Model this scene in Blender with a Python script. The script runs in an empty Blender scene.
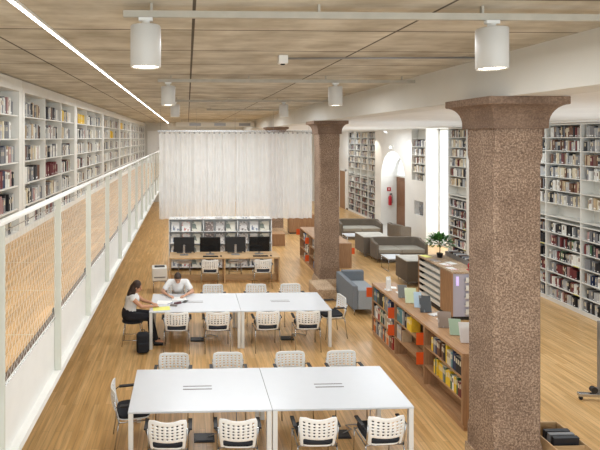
import bpy, math, random
from mathutils import Vector, Matrix
rnd = random.Random(7)
scene = bpy.context.scene
COL = scene.collection
PI = math.pi

# ------------------------------------------------------------ camera, world, light, exposure
YAW = math.atan(16.5 / 492.0)
cam_data = bpy.data.cameras.new('camera')
cam_data.sensor_width = 36.0
cam_data.lens = 492.0 / 600.0 * 36.0
cam_data.shift_x = 96.0 / 600.0
cam_data.shift_y = -87.0 / 600.0
cam_data.clip_end = 200
cam = bpy.data.objects.new('camera', cam_data)
cam.location = (0, 0, 4.14)
cam.rotation_euler = (PI / 2, 0, -YAW)
COL.objects.link(cam)
scene.camera = cam

world = bpy.data.worlds.new('world')
world.use_nodes = True
bg = world.node_tree.nodes['Background']
bg.inputs[0].default_value = (0.86, 0.94, 1.0, 1)
bg.inputs[1].default_value = 1.6
scene.world = world


def area(name, loc, rot, sx, sy, power, color=(1, 1, 1)):
    l = bpy.data.lights.new(name, 'AREA')
    l.shape = 'RECTANGLE'
    l.size = sx
    l.size_y = sy
    l.energy = power
    l.color = color
    o = bpy.data.objects.new(name, l)
    o.location = loc
    o.rotation_euler = rot
    COL.objects.link(o)
    return o


# daylight of the windows and added fill lights that have no fixtures
area('daylight_side_window', (10.3, 17.9, 2.4), (0, PI / 2, 0), 4.0, 1.5, 90, (0.86, 0.94, 1.0))
area('daylight_arch', (9.9, 21.9, 2.9), (0, PI / 2, 0), 1.0, 1.8, 30, (0.86, 0.94, 1.0))
for i, y in enumerate((8.0, 14.0, 20.5, 27.0)):
    area('fill_down_side_room', (6.8, y, 4.42), (0, 0, 0), 3.6, 1.2, 84, (0.84, 0.92, 1.0))  # added soft fill below the side room ceiling, no fixture modelled
    area('fill_up_side_room', (6.8, y, 2.9), (PI, 0, 0), 3.8, 4.5, 40, (0.7, 0.85, 1.0))  # added upward fill to brighten the white ceiling, no fixture
area('fill_rear', (2.5, -1.6, 3.4), (PI / 2, 0, 0), 7.5, 2.6, 110, (0.9, 0.96, 1.0))  # unseen fill added behind the camera for surfaces facing it
for y, pw in ((4.5, 82), (9.0, 88), (13.5, 110), (19.0, 130), (23.0, 120), (29.0, 140)):
    area('fill_down_hall', (1.1, y, 5.0), (0, 0, 0), 3.2, 0.8, pw, (0.92, 0.96, 1.0))  # added overhead fill for the hall, separate from the cylinder lamps
for i, y in enumerate((6.0, 14.0, 24.0)):
    area('fill_down_mezzanine', (-2.0, y, 5.0), (0, 0, 0), 0.5, 6.0, 34, (0.92, 0.96, 1.0))  # added fill over the mezzanine, not a real fitting

scene.view_settings.view_transform = 'Standard'
scene.view_settings.look = 'None'
scene.view_settings.gamma = 1.0
scene.view_settings.use_curve_mapping = False
scene.view_settings.exposure = 0.12
scene.cycles.use_denoising = True
scene.cycles.max_bounces = 8
scene.cycles.transparent_max_bounces = 12

# ------------------------------------------------------------ materials
MATS = {}


def srgb(c):
    return tuple(((v / 255.0) / 12.92 if v / 255.0 <= 0.04045 else ((v / 255.0 + 0.055) / 1.055) ** 2.4) for v in c) + (1,)


def new_mat(name):
    m = bpy.data.materials.new(name)
    m.use_nodes = True
    MATS[name] = m
    nt = m.node_tree
    return m, nt, nt.nodes['Principled BSDF']


def mat(name, c, rough=0.5, metal=0.0, var=0.12, scale=6.0, bump=0.0, spec=0.5, bscale=60):
    m, nt, b = new_mat(name)
    tc = nt.nodes.new('ShaderNodeTexCoord')
    n = nt.nodes.new('ShaderNodeTexNoise')
    n.inputs['Scale'].default_value = scale
    n.inputs['Detail'].default_value = 5
    nt.links.new(tc.outputs['Object'], n.inputs['Vector'])
    r = nt.nodes.new('ShaderNodeValToRGB')
    base = srgb(c)
    r.color_ramp.elements[0].position = 0.25
    r.color_ramp.elements[1].position = 0.75
    r.color_ramp.elements[0].color = tuple(v * (1 - var) for v in base[:3]) + (1,)
    r.color_ramp.elements[1].color = tuple(min(1, v * (1 + var)) for v in base[:3]) + (1,)
    nt.links.new(n.outputs['Fac'], r.inputs['Fac'])
    nt.links.new(r.outputs['Color'], b.inputs['Base Color'])
    b.inputs['Roughness'].default_value = rough
    b.inputs['Metallic'].default_value = metal
    b.inputs['Specular IOR Level'].default_value = spec
    if bump:
        n2 = nt.nodes.new('ShaderNodeTexNoise')
        n2.inputs['Scale'].default_value = bscale
        bp = nt.nodes.new('ShaderNodeBump')
        bp.inputs['Strength'].default_value = bump
        bp.inputs['Distance'].default_value = 0.01
        nt.links.new(tc.outputs['Object'], n2.inputs['Vector'])
        nt.links.new(n2.outputs['Fac'], bp.inputs['Height'])
        nt.links.new(bp.outputs['Normal'], b.inputs['Normal'])
    return m


def wood_mat(name, c1, c2, rough=0.45, axis='Y', scale=5.0):
    m, nt, b = new_mat(name)
    tc = nt.nodes.new('ShaderNodeTexCoord')
    mp = nt.nodes.new('ShaderNodeMapping')
    s = {'X': (0.6, 9, 9), 'Y': (9, 0.6, 9), 'Z': (9, 9, 0.6)}[axis]
    mp.inputs['Scale'].default_value = s
    n = nt.nodes.new('ShaderNodeTexNoise')
    n.inputs['Scale'].default_value = scale
    n.inputs['Detail'].default_value = 6
    n.inputs['Distortion'].default_value = 0.6
    r = nt.nodes.new('ShaderNodeValToRGB')
    r.color_ramp.elements[0].position = 0.3
    r.color_ramp.elements[1].position = 0.7
    r.color_ramp.elements[0].color = srgb(c1)
    r.color_ramp.elements[1].color = srgb(c2)
    nt.links.new(tc.outputs['Object'], mp.inputs['Vector'])
    nt.links.new(mp.outputs['Vector'], n.inputs['Vector'])
    nt.links.new(n.outputs['Fac'], r.inputs['Fac'])
    nt.links.new(r.outputs['Color'], b.inputs['Base Color'])
    b.inputs['Roughness'].default_value = rough
    return m


def floor_mat(name, c1, c2, rough=0.3):
    m, nt, b = new_mat(name)
    L = nt.links
    tc = nt.nodes.new('ShaderNodeTexCoord')
    mp = nt.nodes.new('ShaderNodeMapping')
    mp.inputs['Rotation'].default_value = (0, 0, PI / 2)
    br = nt.nodes.new('ShaderNodeTexBrick')
    br.inputs['Scale'].default_value = 1.0
    br.inputs['Brick Width'].default_value = 1.1
    br.inputs['Row Height'].default_value = 0.085
    br.inputs['Mortar Size'].default_value = 0.0018
    br.inputs['Bias'].default_value = 0.0
    br.inputs['Color1'].default_value = srgb(c1)
    br.inputs['Color2'].default_value = srgb(c2)
    br.inputs['Mortar'].default_value = tuple(v * 0.5 for v in srgb(c1)[:3]) + (1,)
    br.offset = 0.37
    L.new(tc.outputs['Object'], mp.inputs['Vector'])
    L.new(mp.outputs['Vector'], br.inputs['Vector'])
    mp2 = nt.nodes.new('ShaderNodeMapping')
    mp2.inputs['Scale'].default_value = (12, 0.7, 1)
    n = nt.nodes.new('ShaderNodeTexNoise')
    n.inputs['Scale'].default_value = 2.0
    n.inputs['Detail'].default_value = 5
    L.new(tc.outputs['Object'], mp2.inputs['Vector'])
    L.new(mp2.outputs['Vector'], n.inputs['Vector'])
    r = nt.nodes.new('ShaderNodeValToRGB')
    r.color_ramp.elements[0].position = 0.3
    r.color_ramp.elements[0].color = (0.7, 0.68, 0.64, 1)
    r.color_ramp.elements[1].position = 0.7
    r.color_ramp.elements[1].color = (1.1, 1.1, 1.1, 1)
    L.new(n.outputs['Fac'], r.inputs['Fac'])
    mx = nt.nodes.new('ShaderNodeMix')
    mx.data_type = 'RGBA'
    mx.blend_type = 'MULTIPLY'
    mx.inputs['Factor'].default_value = 1.0
    L.new(br.outputs['Color'], mx.inputs['A'])
    L.new(r.outputs['Color'], mx.inputs['B'])
    L.new(mx.outputs['Result'], b.inputs['Base Color'])
    b.inputs['Roughness'].default_value = rough
    return m


def concrete_ceiling_mat():
    m, nt, b = new_mat('formwork_concrete')
    L = nt.links
    tc = nt.nodes.new('ShaderNodeTexCoord')
    mp = nt.nodes.new('ShaderNodeMapping')
    mp.inputs['Location'].default_value = (1.8, -0.26, 0)
    br = nt.nodes.new('ShaderNodeTexBrick')
    br.offset = 0.0
    br.inputs['Scale'].default_value = 1.0
    br.inputs['Brick Width'].default_value = 1.85
    br.inputs['Row Height'].default_value = 1.04
    br.inputs['Mortar Size'].default_value = 0.015
    br.inputs['Mortar Smooth'].default_value = 0.3
    br.inputs['Color1'].default_value = srgb((212, 207, 194))
    br.inputs['Color2'].default_value = srgb((197, 191, 177))
    br.inputs['Mortar'].default_value = srgb((92, 84, 72))
    L.new(tc.outputs['Object'], mp.inputs['Vector'])
    L.new(mp.outputs['Vector'], br.inputs['Vector'])
    # board marks running across the hall
    mp2 = nt.nodes.new('ShaderNodeMapping')
    mp2.inputs['Scale'].default_value = (0.8, 3.2, 1)
    n = nt.nodes.new('ShaderNodeTexNoise')
    n.inputs['Scale'].default_value = 1.6
    n.inputs['Detail'].default_value = 7
    n.inputs['Roughness'].default_value = 0.65
    L.new(tc.outputs['Object'], mp2.inputs['Vector'])
    L.new(mp2.outputs['Vector'], n.inputs['Vector'])
    r = nt.nodes.new('ShaderNodeValToRGB')
    r.color_ramp.elements[0].position = 0.32
    r.color_ramp.elements[0].color = (0.78, 0.76, 0.72, 1)
    r.color_ramp.elements[1].position = 0.62
    r.color_ramp.elements[1].color = (1.04, 1.04, 1.03, 1)
    L.new(n.outputs['Fac'], r.inputs['Fac'])
    n3 = nt.nodes.new('ShaderNodeTexNoise')
    n3.inputs['Scale'].default_value = 2.2
    n3.inputs['Detail'].default_value = 8
    L.new(tc.outputs['Object'], n3.inputs['Vector'])
    r3 = nt.nodes.new('ShaderNodeValToRGB')
    r3.color_ramp.elements[0].position = 0.35
    r3.color_ramp.elements[0].color = (0.76, 0.73, 0.68, 1)
    r3.color_ramp.elements[1].position = 0.6
    r3.color_ramp.elements[1].color = (1.05, 1.05, 1.05, 1)
    L.new(n3.outputs['Fac'], r3.inputs['Fac'])
    a = nt.nodes.new('ShaderNodeMix')
    a.data_type = 'RGBA'
    a.blend_type = 'MULTIPLY'
    a.inputs['Factor'].default_value = 1.0
    L.new(br.outputs['Color'], a.inputs['A'])
    L.new(r.outputs['Color'], a.inputs['B'])
    c = nt.nodes.new('ShaderNodeMix')
    c.data_type = 'RGBA'
    c.blend_type = 'MULTIPLY'
    c.inputs['Factor'].default_value = 1.0
    L.new(a.outputs['Result'], c.inputs['A'])
    L.new(r3.outputs['Color'], c.inputs['B'])
    L.new(c.outputs['Result'], b.inputs['Base Color'])
    b.inputs['Roughness'].default_value = 0.85
    bp = nt.nodes.new('ShaderNodeBump')
    bp.inputs['Strength'].default_value = 0.4
    bp.inputs['Distance'].default_value = 0.02
    L.new(n.outputs['Fac'], bp.inputs['Height'])
    L.new(bp.outputs['Normal'], b.inputs['Normal'])
    return m


def granite_mat(name, c1, c2, c3):
    m, nt, b = new_mat(name)
    L = nt.links
    tc = nt.nodes.new('ShaderNodeTexCoord')
    v = nt.nodes.new('ShaderNodeTexNoise')
    v.inputs['Scale'].default_value = 46
    v.inputs['Detail'].default_value = 3
    v.inputs['Roughness'].default_value = 0.7
    r = nt.nodes.new('ShaderNodeValToRGB')
    cr = r.color_ramp
    cr.elements[0].position = 0.36
    cr.elements[0].color = srgb(c1)
    cr.elements[1].position = 0.64
    cr.elements[1].color = srgb(c3)
    e = cr.elements.new(0.5)
    e.color = srgb(c2)
    n = nt.nodes.new('ShaderNodeTexNoise')
    n.inputs['Scale'].default_value = 2.5
    n.inputs['Detail'].default_value = 6
    r2 = nt.nodes.new('ShaderNodeValToRGB')
    r2.color_ramp.elements[0].position = 0.3
    r2.color_ramp.elements[0].color = (0.74, 0.7, 0.68, 1)
    r2.color_ramp.elements[1].position = 0.7
    r2.color_ramp.elements[1].color = (1.12, 1.12, 1.12, 1)
    mx = nt.nodes.new('ShaderNodeMix')
    mx.data_type = 'RGBA'
    mx.blend_type = 'MULTIPLY'
    mx.inputs['Factor'].default_value = 1.0
    for t in (v, n):
        L.new(tc.outputs['Object'], t.inputs['Vector'])
    L.new(v.outputs['Fac'], r.inputs['Fac'])
    L.new(n.outputs['Fac'], r2.inputs['Fac'])
    L.new(r.outputs['Color'], mx.inputs['A'])
    L.new(r2.outputs['Color'], mx.inputs['B'])
    L.new(mx.outputs['Result'], b.inputs['Base Color'])
    b.inputs['Roughness'].default_value = 0.8
    bp = nt.nodes.new('ShaderNodeBump')
    bp.inputs['Strength'].default_value = 0.35
    bp.inputs['Distance'].default_value = 0.008
    L.new(v.outputs['Fac'], bp.inputs['Height'])
    L.new(bp.outputs['Normal'], b.inputs['Normal'])
    return m


def emit_mat(name, c, s):
    m, nt, b = new_mat(name)
    b.inputs['Base Color'].default_value = (0.8, 0.8, 0.8, 1)
    b.inputs['Emission Color'].default_value = srgb(c)
    b.inputs['Emission Strength'].default_value = s
    return m


def glass_mat(name):
    m, nt, b = new_mat(name)
    b.inputs['Base Color'].default_value = (0.95, 0.98, 1, 1)
    b.inputs['Roughness'].default_value = 0.02
    b.inputs['Alpha'].default_value = 0.12
    return m


def sheer_mat(name):
    m, nt, b = new_mat(name)
    L = nt.links
    tr = nt.nodes.new('ShaderNodeBsdfTransparent')
    tl = nt.nodes.new('ShaderNodeBsdfTranslucent')
    tl.inputs['Color'].default_value = (0.92, 0.94, 0.94, 1)
    b.inputs['Base Color'].default_value = srgb((238, 240, 240))
    b.inputs['Roughness'].default_value = 0.9
    w = nt.nodes.new('ShaderNodeTexNoise')
    tc = nt.nodes.new('ShaderNodeTexCoord')
    w.inputs['Scale'].default_value = 3
    L.new(tc.outputs['Object'], w.inputs['Vector'])
    mr = nt.nodes.new('ShaderNodeMapRange')
    mr.inputs['To Min'].default_value = 0.18
    mr.inputs['To Max'].default_value = 0.3
    L.new(w.outputs['Fac'], mr.inputs['Value'])
    m1 = nt.nodes.new('ShaderNodeMixShader')
    m1.inputs[0].default_value = 0.45
    m2 = nt.nodes.new('ShaderNodeMixShader')
    out = nt.nodes['Material Output']
    L.new(b.outputs[0], m1.inputs[1])
    L.new(tl.outputs[0], m1.inputs[2])
    L.new(mr.outputs[0], m2.inputs[0])
    L.new(m1.outputs[0], m2.inputs[1])
    L.new(tr.outputs[0], m2.inputs[2])
    L.new(m2.outputs[0], out.inputs[0])
    return m


def cover_mat(name, base, marks, scale=14):
    """printed cover: blocks of colour from a voronoi pattern"""
    m, nt, b = new_mat(name)
    L = nt.links
    tc = nt.nodes.new('ShaderNodeTexCoord')
    v = nt.nodes.new('ShaderNodeTexVoronoi')
    v.distance = 'CHEBYCHEV'
    v.inputs['Scale'].default_value = scale
    r = nt.nodes.new('ShaderNodeValToRGB')
    r.color_ramp.interpolation = 'CONSTANT'
    r.color_ramp.elements[0].color = srgb(base)
    r.color_ramp.elements[1].position = 0.72
    r.color_ramp.elements[1].color = srgb(marks)
    L.new(tc.outputs['Object'], v.inputs['Vector'])
    L.new(v.outputs['Color'], r.inputs['Fac'])
    L.new(r.outputs['Color'], b.inputs['Base Color'])
    b.inputs['Roughness'].default_value = 0.35
    return m


WHITE = mat('white_paint', (232, 231, 226), 0.5, var=0.03)
WALL = mat('white_plaster', (226, 223, 216), 0.85, var=0.04, scale=1.5, bump=0.1)
CREAM = mat('cream_plaster', (214, 211, 202), 0.85, var=0.05, scale=1.2, bump=0.1)
SHELFW = mat('white_shelf_steel', (226, 224, 216), 0.45, var=0.03)
RAILW = mat('pale_grey_paint', (206, 206, 194), 0.45, var=0.03)
TABLEW = mat('white_laminate', (214, 217, 221), 0.25, var=0.01)
WFLOOR = floor_mat('oak_floor', (226, 186, 130), (208, 164, 106), 0.28)
MFLOOR = floor_mat('mezzanine_oak_floor', (226, 184, 128), (208, 164, 108), 0.4)
CONC = concrete_ceiling_mat()
GRAN = granite_mat('red_granite', (106, 86, 71), (145, 121, 101), (184, 161, 139))
GRANC = granite_mat('smooth_brown_granite', (106, 86, 70), (124, 101, 83), (142, 118, 98))
PLINTH = granite_mat('pale_granite', (150, 126, 100), (186, 160, 130), (214, 192, 164))
OAK = wood_mat('oak_veneer', (150, 112, 78), (186, 146, 106), 0.45, 'Y')
OAKX = wood_mat('oak_veneer_desk', (196, 160, 116), (216, 182, 138), 0.4, 'X')
OAKZ = wood_mat('oak_veneer_upright', (142, 106, 76), (176, 136, 100), 0.45, 'Z')
BROWN = wood_mat('brown_door_wood', (112, 76, 50), (142, 100, 70), 0.5, 'Z')
BLACK = mat('black_plastic', (26, 26, 28), 0.45, var=0.1)
BFAB = mat('black_fabric', (34, 36, 42), 0.9, var=0.2, scale=80)
SCREEN = mat('black_glossy_screen', (12, 13, 15), 0.15, var=0.05)
CHROME = mat('brushed_chrome', (190, 190, 190), 0.25, 1.0, var=0.05)
STEEL = mat('grey_steel', (150, 150, 150), 0.4, 0.6, var=0.1)
CHAIRW = mat('ivory_plastic', (245, 244, 240), 0.45, var=0.02)
TAUPE = mat('taupe_fabric', (112, 102, 90), 0.95, var=0.12, scale=60, bump=0.2, bscale=300)
TAUPEL = mat('light_taupe_fabric', (158, 152, 140), 0.95, var=0.1, scale=60, bump=0.2, bscale=300)
GREYF = mat('blue_grey_fabric', (116, 122, 128), 0.95, var=0.12, scale=60, bump=0.2, bscale=300)
GREYL = mat('light_grey_fabric', (150, 156, 160), 0.95, var=0.12, scale=60, bump=0.2, bscale=300)
ORANGE = mat('orange_plastic', (232, 92, 34), 0.45, var=0.04)
YELLOWP = mat('yellow_paper', (238, 236, 130), 0.7, var=0.03)
PAPER = mat('white_paper', (240, 240, 236), 0.7, var=0.02)
PAGES = mat('paper_pages', (218, 208, 186), 0.9, var=0.08, scale=40)
REDM = mat('red_plastic', (176, 26, 40), 0.35, var=0.1)
VIOLET = emit_mat('violet_glare', (150, 90, 220), 0.7)  # reflected violet glare put into a glowing colour
LEAF = mat('green_leaf', (74, 124, 54), 0.45, var=0.45, scale=9)
BARK = mat('bark', (86, 66, 44), 0.9, var=0.2, scale=40)
SOIL = mat('soil', (52, 38, 28), 1.0, var=0.3, scale=50)
LAMP = emit_mat('lamp_diffuser', (255, 246, 228), 8.0)
STRIP = emit_mat('strip_diffuser', (255, 252, 244), 9.0)
GLASS = glass_mat('clear_glass')
SHEER = sheer_mat('sheer_white_voile')
SKIN = mat('skin', (204, 156, 128), 0.55, var=0.05)
SKIN2 = mat('tanned_skin', (196, 144, 112), 0.55, var=0.05)
HAIR = mat('dark_hair', (56, 38, 28), 0.6, var=0.3, scale=60, bump=0.5, bscale=120)
TSHIRT = mat('white_cotton', (236, 236, 234), 0.95, var=0.03, bump=0.2, bscale=40)
DENIM = mat('dark_trousers', (34, 34, 40), 0.95, var=0.15, scale=40)
GLEDGE = mat('dark_edge_trim', (96, 72, 48), 0.5, var=0.1)

BOOKC = {
    'white': (228, 226, 218), 'cream': (212, 200, 172), 'light grey': (178, 178, 176), 'grey': (128, 128, 130),
    'black': (34, 34, 38), 'brown': (110, 76, 56), 'dark red': (108, 44, 46), 'red': (160, 56, 50),
    'navy': (38, 50, 82), 'blue': (62, 100, 148), 'green': (70, 104, 74), 'yellow': (228, 190, 50),
    'orange': (212, 118, 52), 'beige': (190, 168, 136), 'pink': (176, 140, 136), 'teal': (86, 130, 134),
}
BOOKM = {k: mat('book_cloth_' + k.replace(' ', '_'), v, 0.55, var=0.1, scale=25) for k, v in BOOKC.items()}


# ------------------------------------------------------------ mesh helpers
class MB:
    def __init__(self):
        self.v = []
        self.f = []
        self.mi = []
        self.sm = []

    def add(self, vs, fs, mi=0, smooth=False):
        o = len(self.v)
        self.v += [tuple(p) for p in vs]
        for f in fs:
            self.f.append(tuple(i + o for i in f))
            self.mi.append(mi)
            self.sm.append(smooth)
        return self

    def box(self, x0, y0, z0, x1, y1, z1, mi=0):
        if x0 > x1: x0, x1 = x1, x0
        if y0 > y1: y0, y1 = y1, y0
        if z0 > z1: z0, z1 = z1, z0
        vs = [(x0, y0, z0), (x1, y0, z0), (x1, y1, z0), (x0, y1, z0), (x0, y0, z1), (x1, y0, z1), (x1, y1, z1), (x0, y1, z1)]
        return self.add(vs, [(0, 3, 2, 1), (4, 5, 6, 7), (0, 1, 5, 4), (1, 2, 6, 5), (2, 3, 7, 6), (3, 0, 4, 7)], mi)

    def obox(self, c, sx, sy, sz, M3, mi=0):
        """oriented box, centre c, half sizes, 3x3 matrix"""
        vs = []
        for z in (-sz, sz):
            for (x, y) in ((-sx, -sy), (sx, -sy), (sx, sy), (-sx, sy)):
                vs.append(Vector(c) + M3 @ Vector((x, y, z)))
        return self.add(vs, [(0, 3, 2, 1), (4, 5, 6, 7), (0, 1, 5, 4), (1, 2, 6, 5), (2, 3, 7, 6), (3, 0, 4, 7)], mi)

    def prism(self, poly, axis, a, b, mi=0):
        """extrude a 2D polygon (counter-clockwise) along an axis from a to b"""
        def P(u, v, w):
            return {'X': (w, u, v), 'Y': (u, w, v), 'Z': (u, v, w)}[axis]
        n = len(poly)
        vs = [P(u, v, a) for u, v in poly] + [P(u, v, b) for u, v in poly]
        fs = [tuple(range(n - 1, -1, -1)), tuple(range(n, 2 * n))]
        fs += [(i, (i + 1) % n, n + (i + 1) % n, n + i) for i in range(n)]
        return self.add(vs, fs, mi)

    def tube(self, pts, r, n=8, mi=0, cap=True, r2=None):
        pts = [Vector(p) for p in pts]
        rings = []
        m = len(pts)
        for i, p in enumerate(pts):
            d = (pts[min(i + 1, m - 1)] - pts[max(i - 1, 0)]).normalized()
            a = Vector((0, 0, 1)) if abs(d.z) < 0.9 else Vector((1, 0, 0))
            u = d.cross(a).normalized()
            w = d.cross(u)
            rr = r if r2 is None else r + (r2 - r) * i / max(1, m - 1)
            rings.append([p + (u * math.cos(2 * PI * k / n) + w * math.sin(2 * PI * k / n)) * rr for k in range(n)])
        vs = [q for ring in rings for q in ring]
        fs = []
        for i in range(m - 1):
            for k in range(n):
                fs.append((i * n + k, i * n + (k + 1) % n, (i + 1) * n + (k + 1) % n, (i + 1) * n + k))
        self.add(vs, fs, mi, n > 5)
        if cap:
            o = len(self.v) - len(vs)
            self.f.append(tuple(o + k for k in range(n - 1, -1, -1)))
            self.f.append(tuple(o + (m - 1) * n + k for k in range(n)))
            self.mi += [mi, mi]
            self.sm += [False, False]
        return self

    def lathe(self, prof, c=(0, 0, 0), n=24, mi=0):
        vs, fs = [], []
        for (r, z) in prof:
            for k in range(n):
                a = 2 * PI * k / n
                vs.append((c[0] + r * math.cos(a), c[1] + r * math.sin(a), c[2] + z))
        for i in range(len(prof) - 1):
            for k in range(n):
                fs.append((i * n + k, i * n + (k + 1) % n, (i + 1) * n + (k + 1) % n, (i + 1) * n + k))
        return self.add(vs, fs, mi, True)

    def ball(self, c, rx, ry, rz, n=14, m=9, mi=0, M3=None):
        vs, fs = [], []
        for i in range(m + 1):
            t = PI * i / m
            for k in range(n):
                a = 2 * PI * k / n
                p = Vector((rx * math.sin(t) * math.cos(a), ry * math.sin(t) * math.sin(a), rz * math.cos(t)))
                if M3: p = M3 @ p
                vs.append(Vector(c) + p)
        for i in range(m):
            for k in range(n):
                fs.append((i * n + k, (i + 1) * n + k, (i + 1) * n + (k + 1) % n, i * n + (k + 1) % n))
        return self.add(vs, fs, mi, True)

    def capsule(self, a, b, ra, rb, n=12, flat=1.0):
        """tapered limb"""
        a, b = Vector(a), Vector(b)
        d = b - a
        L = d.length
        d = d / L if L > 1e-6 else Vector((0, 0, 1))
        k = max(2, int(L / 0.03))
        pts, rr = [], []
        for i in range(5):
            t = -PI / 2 + (PI / 2) * i / 5
            pts.append(a + d * (ra * math.sin(t))); rr.append(max(0.001, ra * math.cos(t)))
        for i in range(k + 1):
            pts.append(a + d * (L * i / k)); rr.append(ra + (rb - ra) * i / k)
        for i in range(1, 6):
            t = (PI / 2) * i / 5
            pts.append(b + d * (rb * math.sin(t))); rr.append(max(0.001, rb * math.cos(t)))
        ax = Vector((0, 0, 1)) if abs(d.z) < 0.9 else Vector((1, 0, 0))
        u = d.cross(ax).normalized()
        w = d.cross(u)
        vs, fs = [], []
        for p, r in zip(pts, rr):
            for q in range(n):
                t = 2 * PI * q / n
                vs.append(p + u * math.cos(t) * r + w * math.sin(t) * r * flat)
        m = len(pts)
        for i in range(m - 1):
            for q in range(n):
                fs.append((i * n + q, i * n + (q + 1) % n, (i + 1) * n + (q + 1) % n, (i + 1) * n + q))
        fs.append(tuple(range(n - 1, -1, -1)))
        fs.append(tuple((m - 1) * n + q for q in range(n)))
        return self.add(vs, fs, 0, True)

    def build(self, name, mats, parent=None, bevel=0.0, loc=None, seg=2):
        me = bpy.data.meshes.new(name)
        me.from_pydata(self.v, [], self.f)
        for m in (mats if isinstance(mats, (list, tuple)) else [mats]):
            me.materials.append(m)
        me.polygons.foreach_set('material_index', self.mi)
        me.polygons.foreach_set('use_smooth', self.sm)
        me.update()
        o = bpy.data.objects.new(name, me)
        COL.objects.link(o)
        if parent is not None:
            o.parent = parent
        if loc is not None:
            o.location = loc
        if bevel:
            b = o.modifiers.new('bevel', 'BEVEL')
            b.width = bevel
            b.segments = seg
            b.limit_method = 'ANGLE'
        return o


def tag(o, label, cat, group=None):
    o['label'] = label
    o['category'] = cat
    if group: o['group'] = group
    return o


def empty(name, loc, rz, label, cat, group=None):
    o = bpy.data.objects.new(name, None)
    o.empty_display_size = 0.1
    o.location = loc
    o.rotation_euler = (0, 0, rz)
    COL.objects.link(o)
    return tag(o, label, cat, group)


def dup(root, loc, rz, label, group=None):
    r = root.copy()
    COL.objects.link(r)
    r.location = loc
    r.rotation_euler = (0, 0, rz)
    r['label'] = label
    if group: r['group'] = group
    for ch in list(root.children):
        c = ch.copy()
        COL.objects.link(c)
        c.parent = r
        for g in ch.children:
            d = g.copy()
            COL.objects.link(d)
            d.parent = c
    return r


def struct(o):
    o['kind'] = 'structure'
    return o


ONES = ['', 'first', 'second', 'third', 'fourth', 'fifth', 'sixth', 'seventh', 'eighth', 'ninth', 'tenth', 'eleventh', 'twelfth',
        'thirteenth', 'fourteenth', 'fifteenth', 'sixteenth', 'seventeenth', 'eighteenth', 'nineteenth']
TENS = {2: ('twentieth', 'twenty'), 3: ('thirtieth', 'thirty'), 4: ('fortieth', 'forty'), 5: ('fiftieth', 'fifty')}


def nth(n):
    if n < 20: return ONES[n]
    t, o = divmod(n, 10)
    return TENS[t][0] if o == 0 else TENS[t][1] + '-' + ONES[o]


# ------------------------------------------------------------ the room
FARY = 32.0
NEARY = -2.0
RX = 9.22      # side wall with the bookcases and windows
struct(MB().box(-3.1, NEARY, -0.12, 10.6, FARY + 0.2, 0.0).build('floor', WFLOOR))
struct(MB().box(-3.1, NEARY, 5.11, 3.6, FARY + 0.2, 5.35).build('ceiling', CONC))
cl = MB()
cl.prism([(4.15, 4.62), (9.22, 4.50), (10.6, 4.5), (10.6, 5.35), (4.15, 5.35)], 'Y', NEARY, FARY + 0.2)
struct(cl.build('ceiling_side_room', WALL))
struct(MB().box(3.6, NEARY, 4.61, 4.15, FARY + 0.2, 5.35).build('ceiling_beam', CREAM))
struct(MB().box(-3.3, NEARY, 0, -3.1, FARY + 0.2, 5.35).build('wall_left', CREAM))
struct(MB().box(-3.1, FARY, 0, 10.6, FARY + 0.2, 5.2).build('wall_far', CREAM))

# mezzanine slab and its edge
struct(MB().box(-3.1, NEARY, 2.44, -1.205, FARY, 2.52).build('mezzanine_floor', MFLOOR))
sl = MB()
sl.box(-3.1, NEARY, 2.02, -1.205, FARY, 2.44)
sl.box(-1.205, NEARY, 2.02, -1.187, FARY, 2.525)
sl.box(-1.187, NEARY, 2.02, -1.128, FARY, 2.07)
struct(sl.build('mezzanine_slab', WHITE))
struct(MB().box(-1.245, NEARY, 2.52, -1.206, FARY, 2.532).build('trim_1', GLEDGE))
ex = MB()
for y in (2.9, 4.09, 5.28, 6.47, 7.66, 8.85):
    ex.box(-2.74, y, 2.52, -1.27, y + 0.012, 2.523)
struct(ex.build('trim_2', mat('pale_joint', (214, 196, 164), 0.5)))

# side wall: solid pieces between recesses (Y ranges), 0.8 m thick
T0, T1 = RX, RX + 0.8
wl = MB()
H = 4.6
NEAR_BC = (4.0, 15.75)      # long bookcase recess
ONE_BC = (15.95, 17.1)
WIN = (17.12, 18.73)
NICHE = (18.83, 19.95)
ARCH = (20.57, 23.16)
FAR_BC = (23.9, 28.0)
wl.box(T0, NEARY, 0, T1, NEAR_BC[0], H)
wl.box(T0 + 0.36, NEAR_BC[0], 0, T1, NEAR_BC[1], H)
wl.box(T0, NEAR_BC[1], 0, T1, ONE_BC[0], H)
wl.box(T0 + 0.36, ONE_BC[0], 0, T1, ONE_BC[1], H)
wl.box(T0, ONE_BC[1], 0, T1, WIN[0], H)
wl.box(T0, WIN[1], 0, T1, NICHE[0], H)
wl.box(T0 + 0.3, NICHE[0], 0, T1, NICHE[1], H)
wl.box(T0, NICHE[0], 1.62, T0 + 0.3, NICHE[1], 2.42)
wl.box(T0, NICHE[0], 0, T0 + 0.3, NICHE[1], 1.06)
wl.box(T0, NICHE[0], 1.06, T0 + 0.3, 18.95, 1.62)
wl.box(T0, 19.72, 1.06, T0 + 0.3, NICHE[1], 1.62)
wl.box(T0, NICHE[1], 0, T1, ARCH[0], H)
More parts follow.
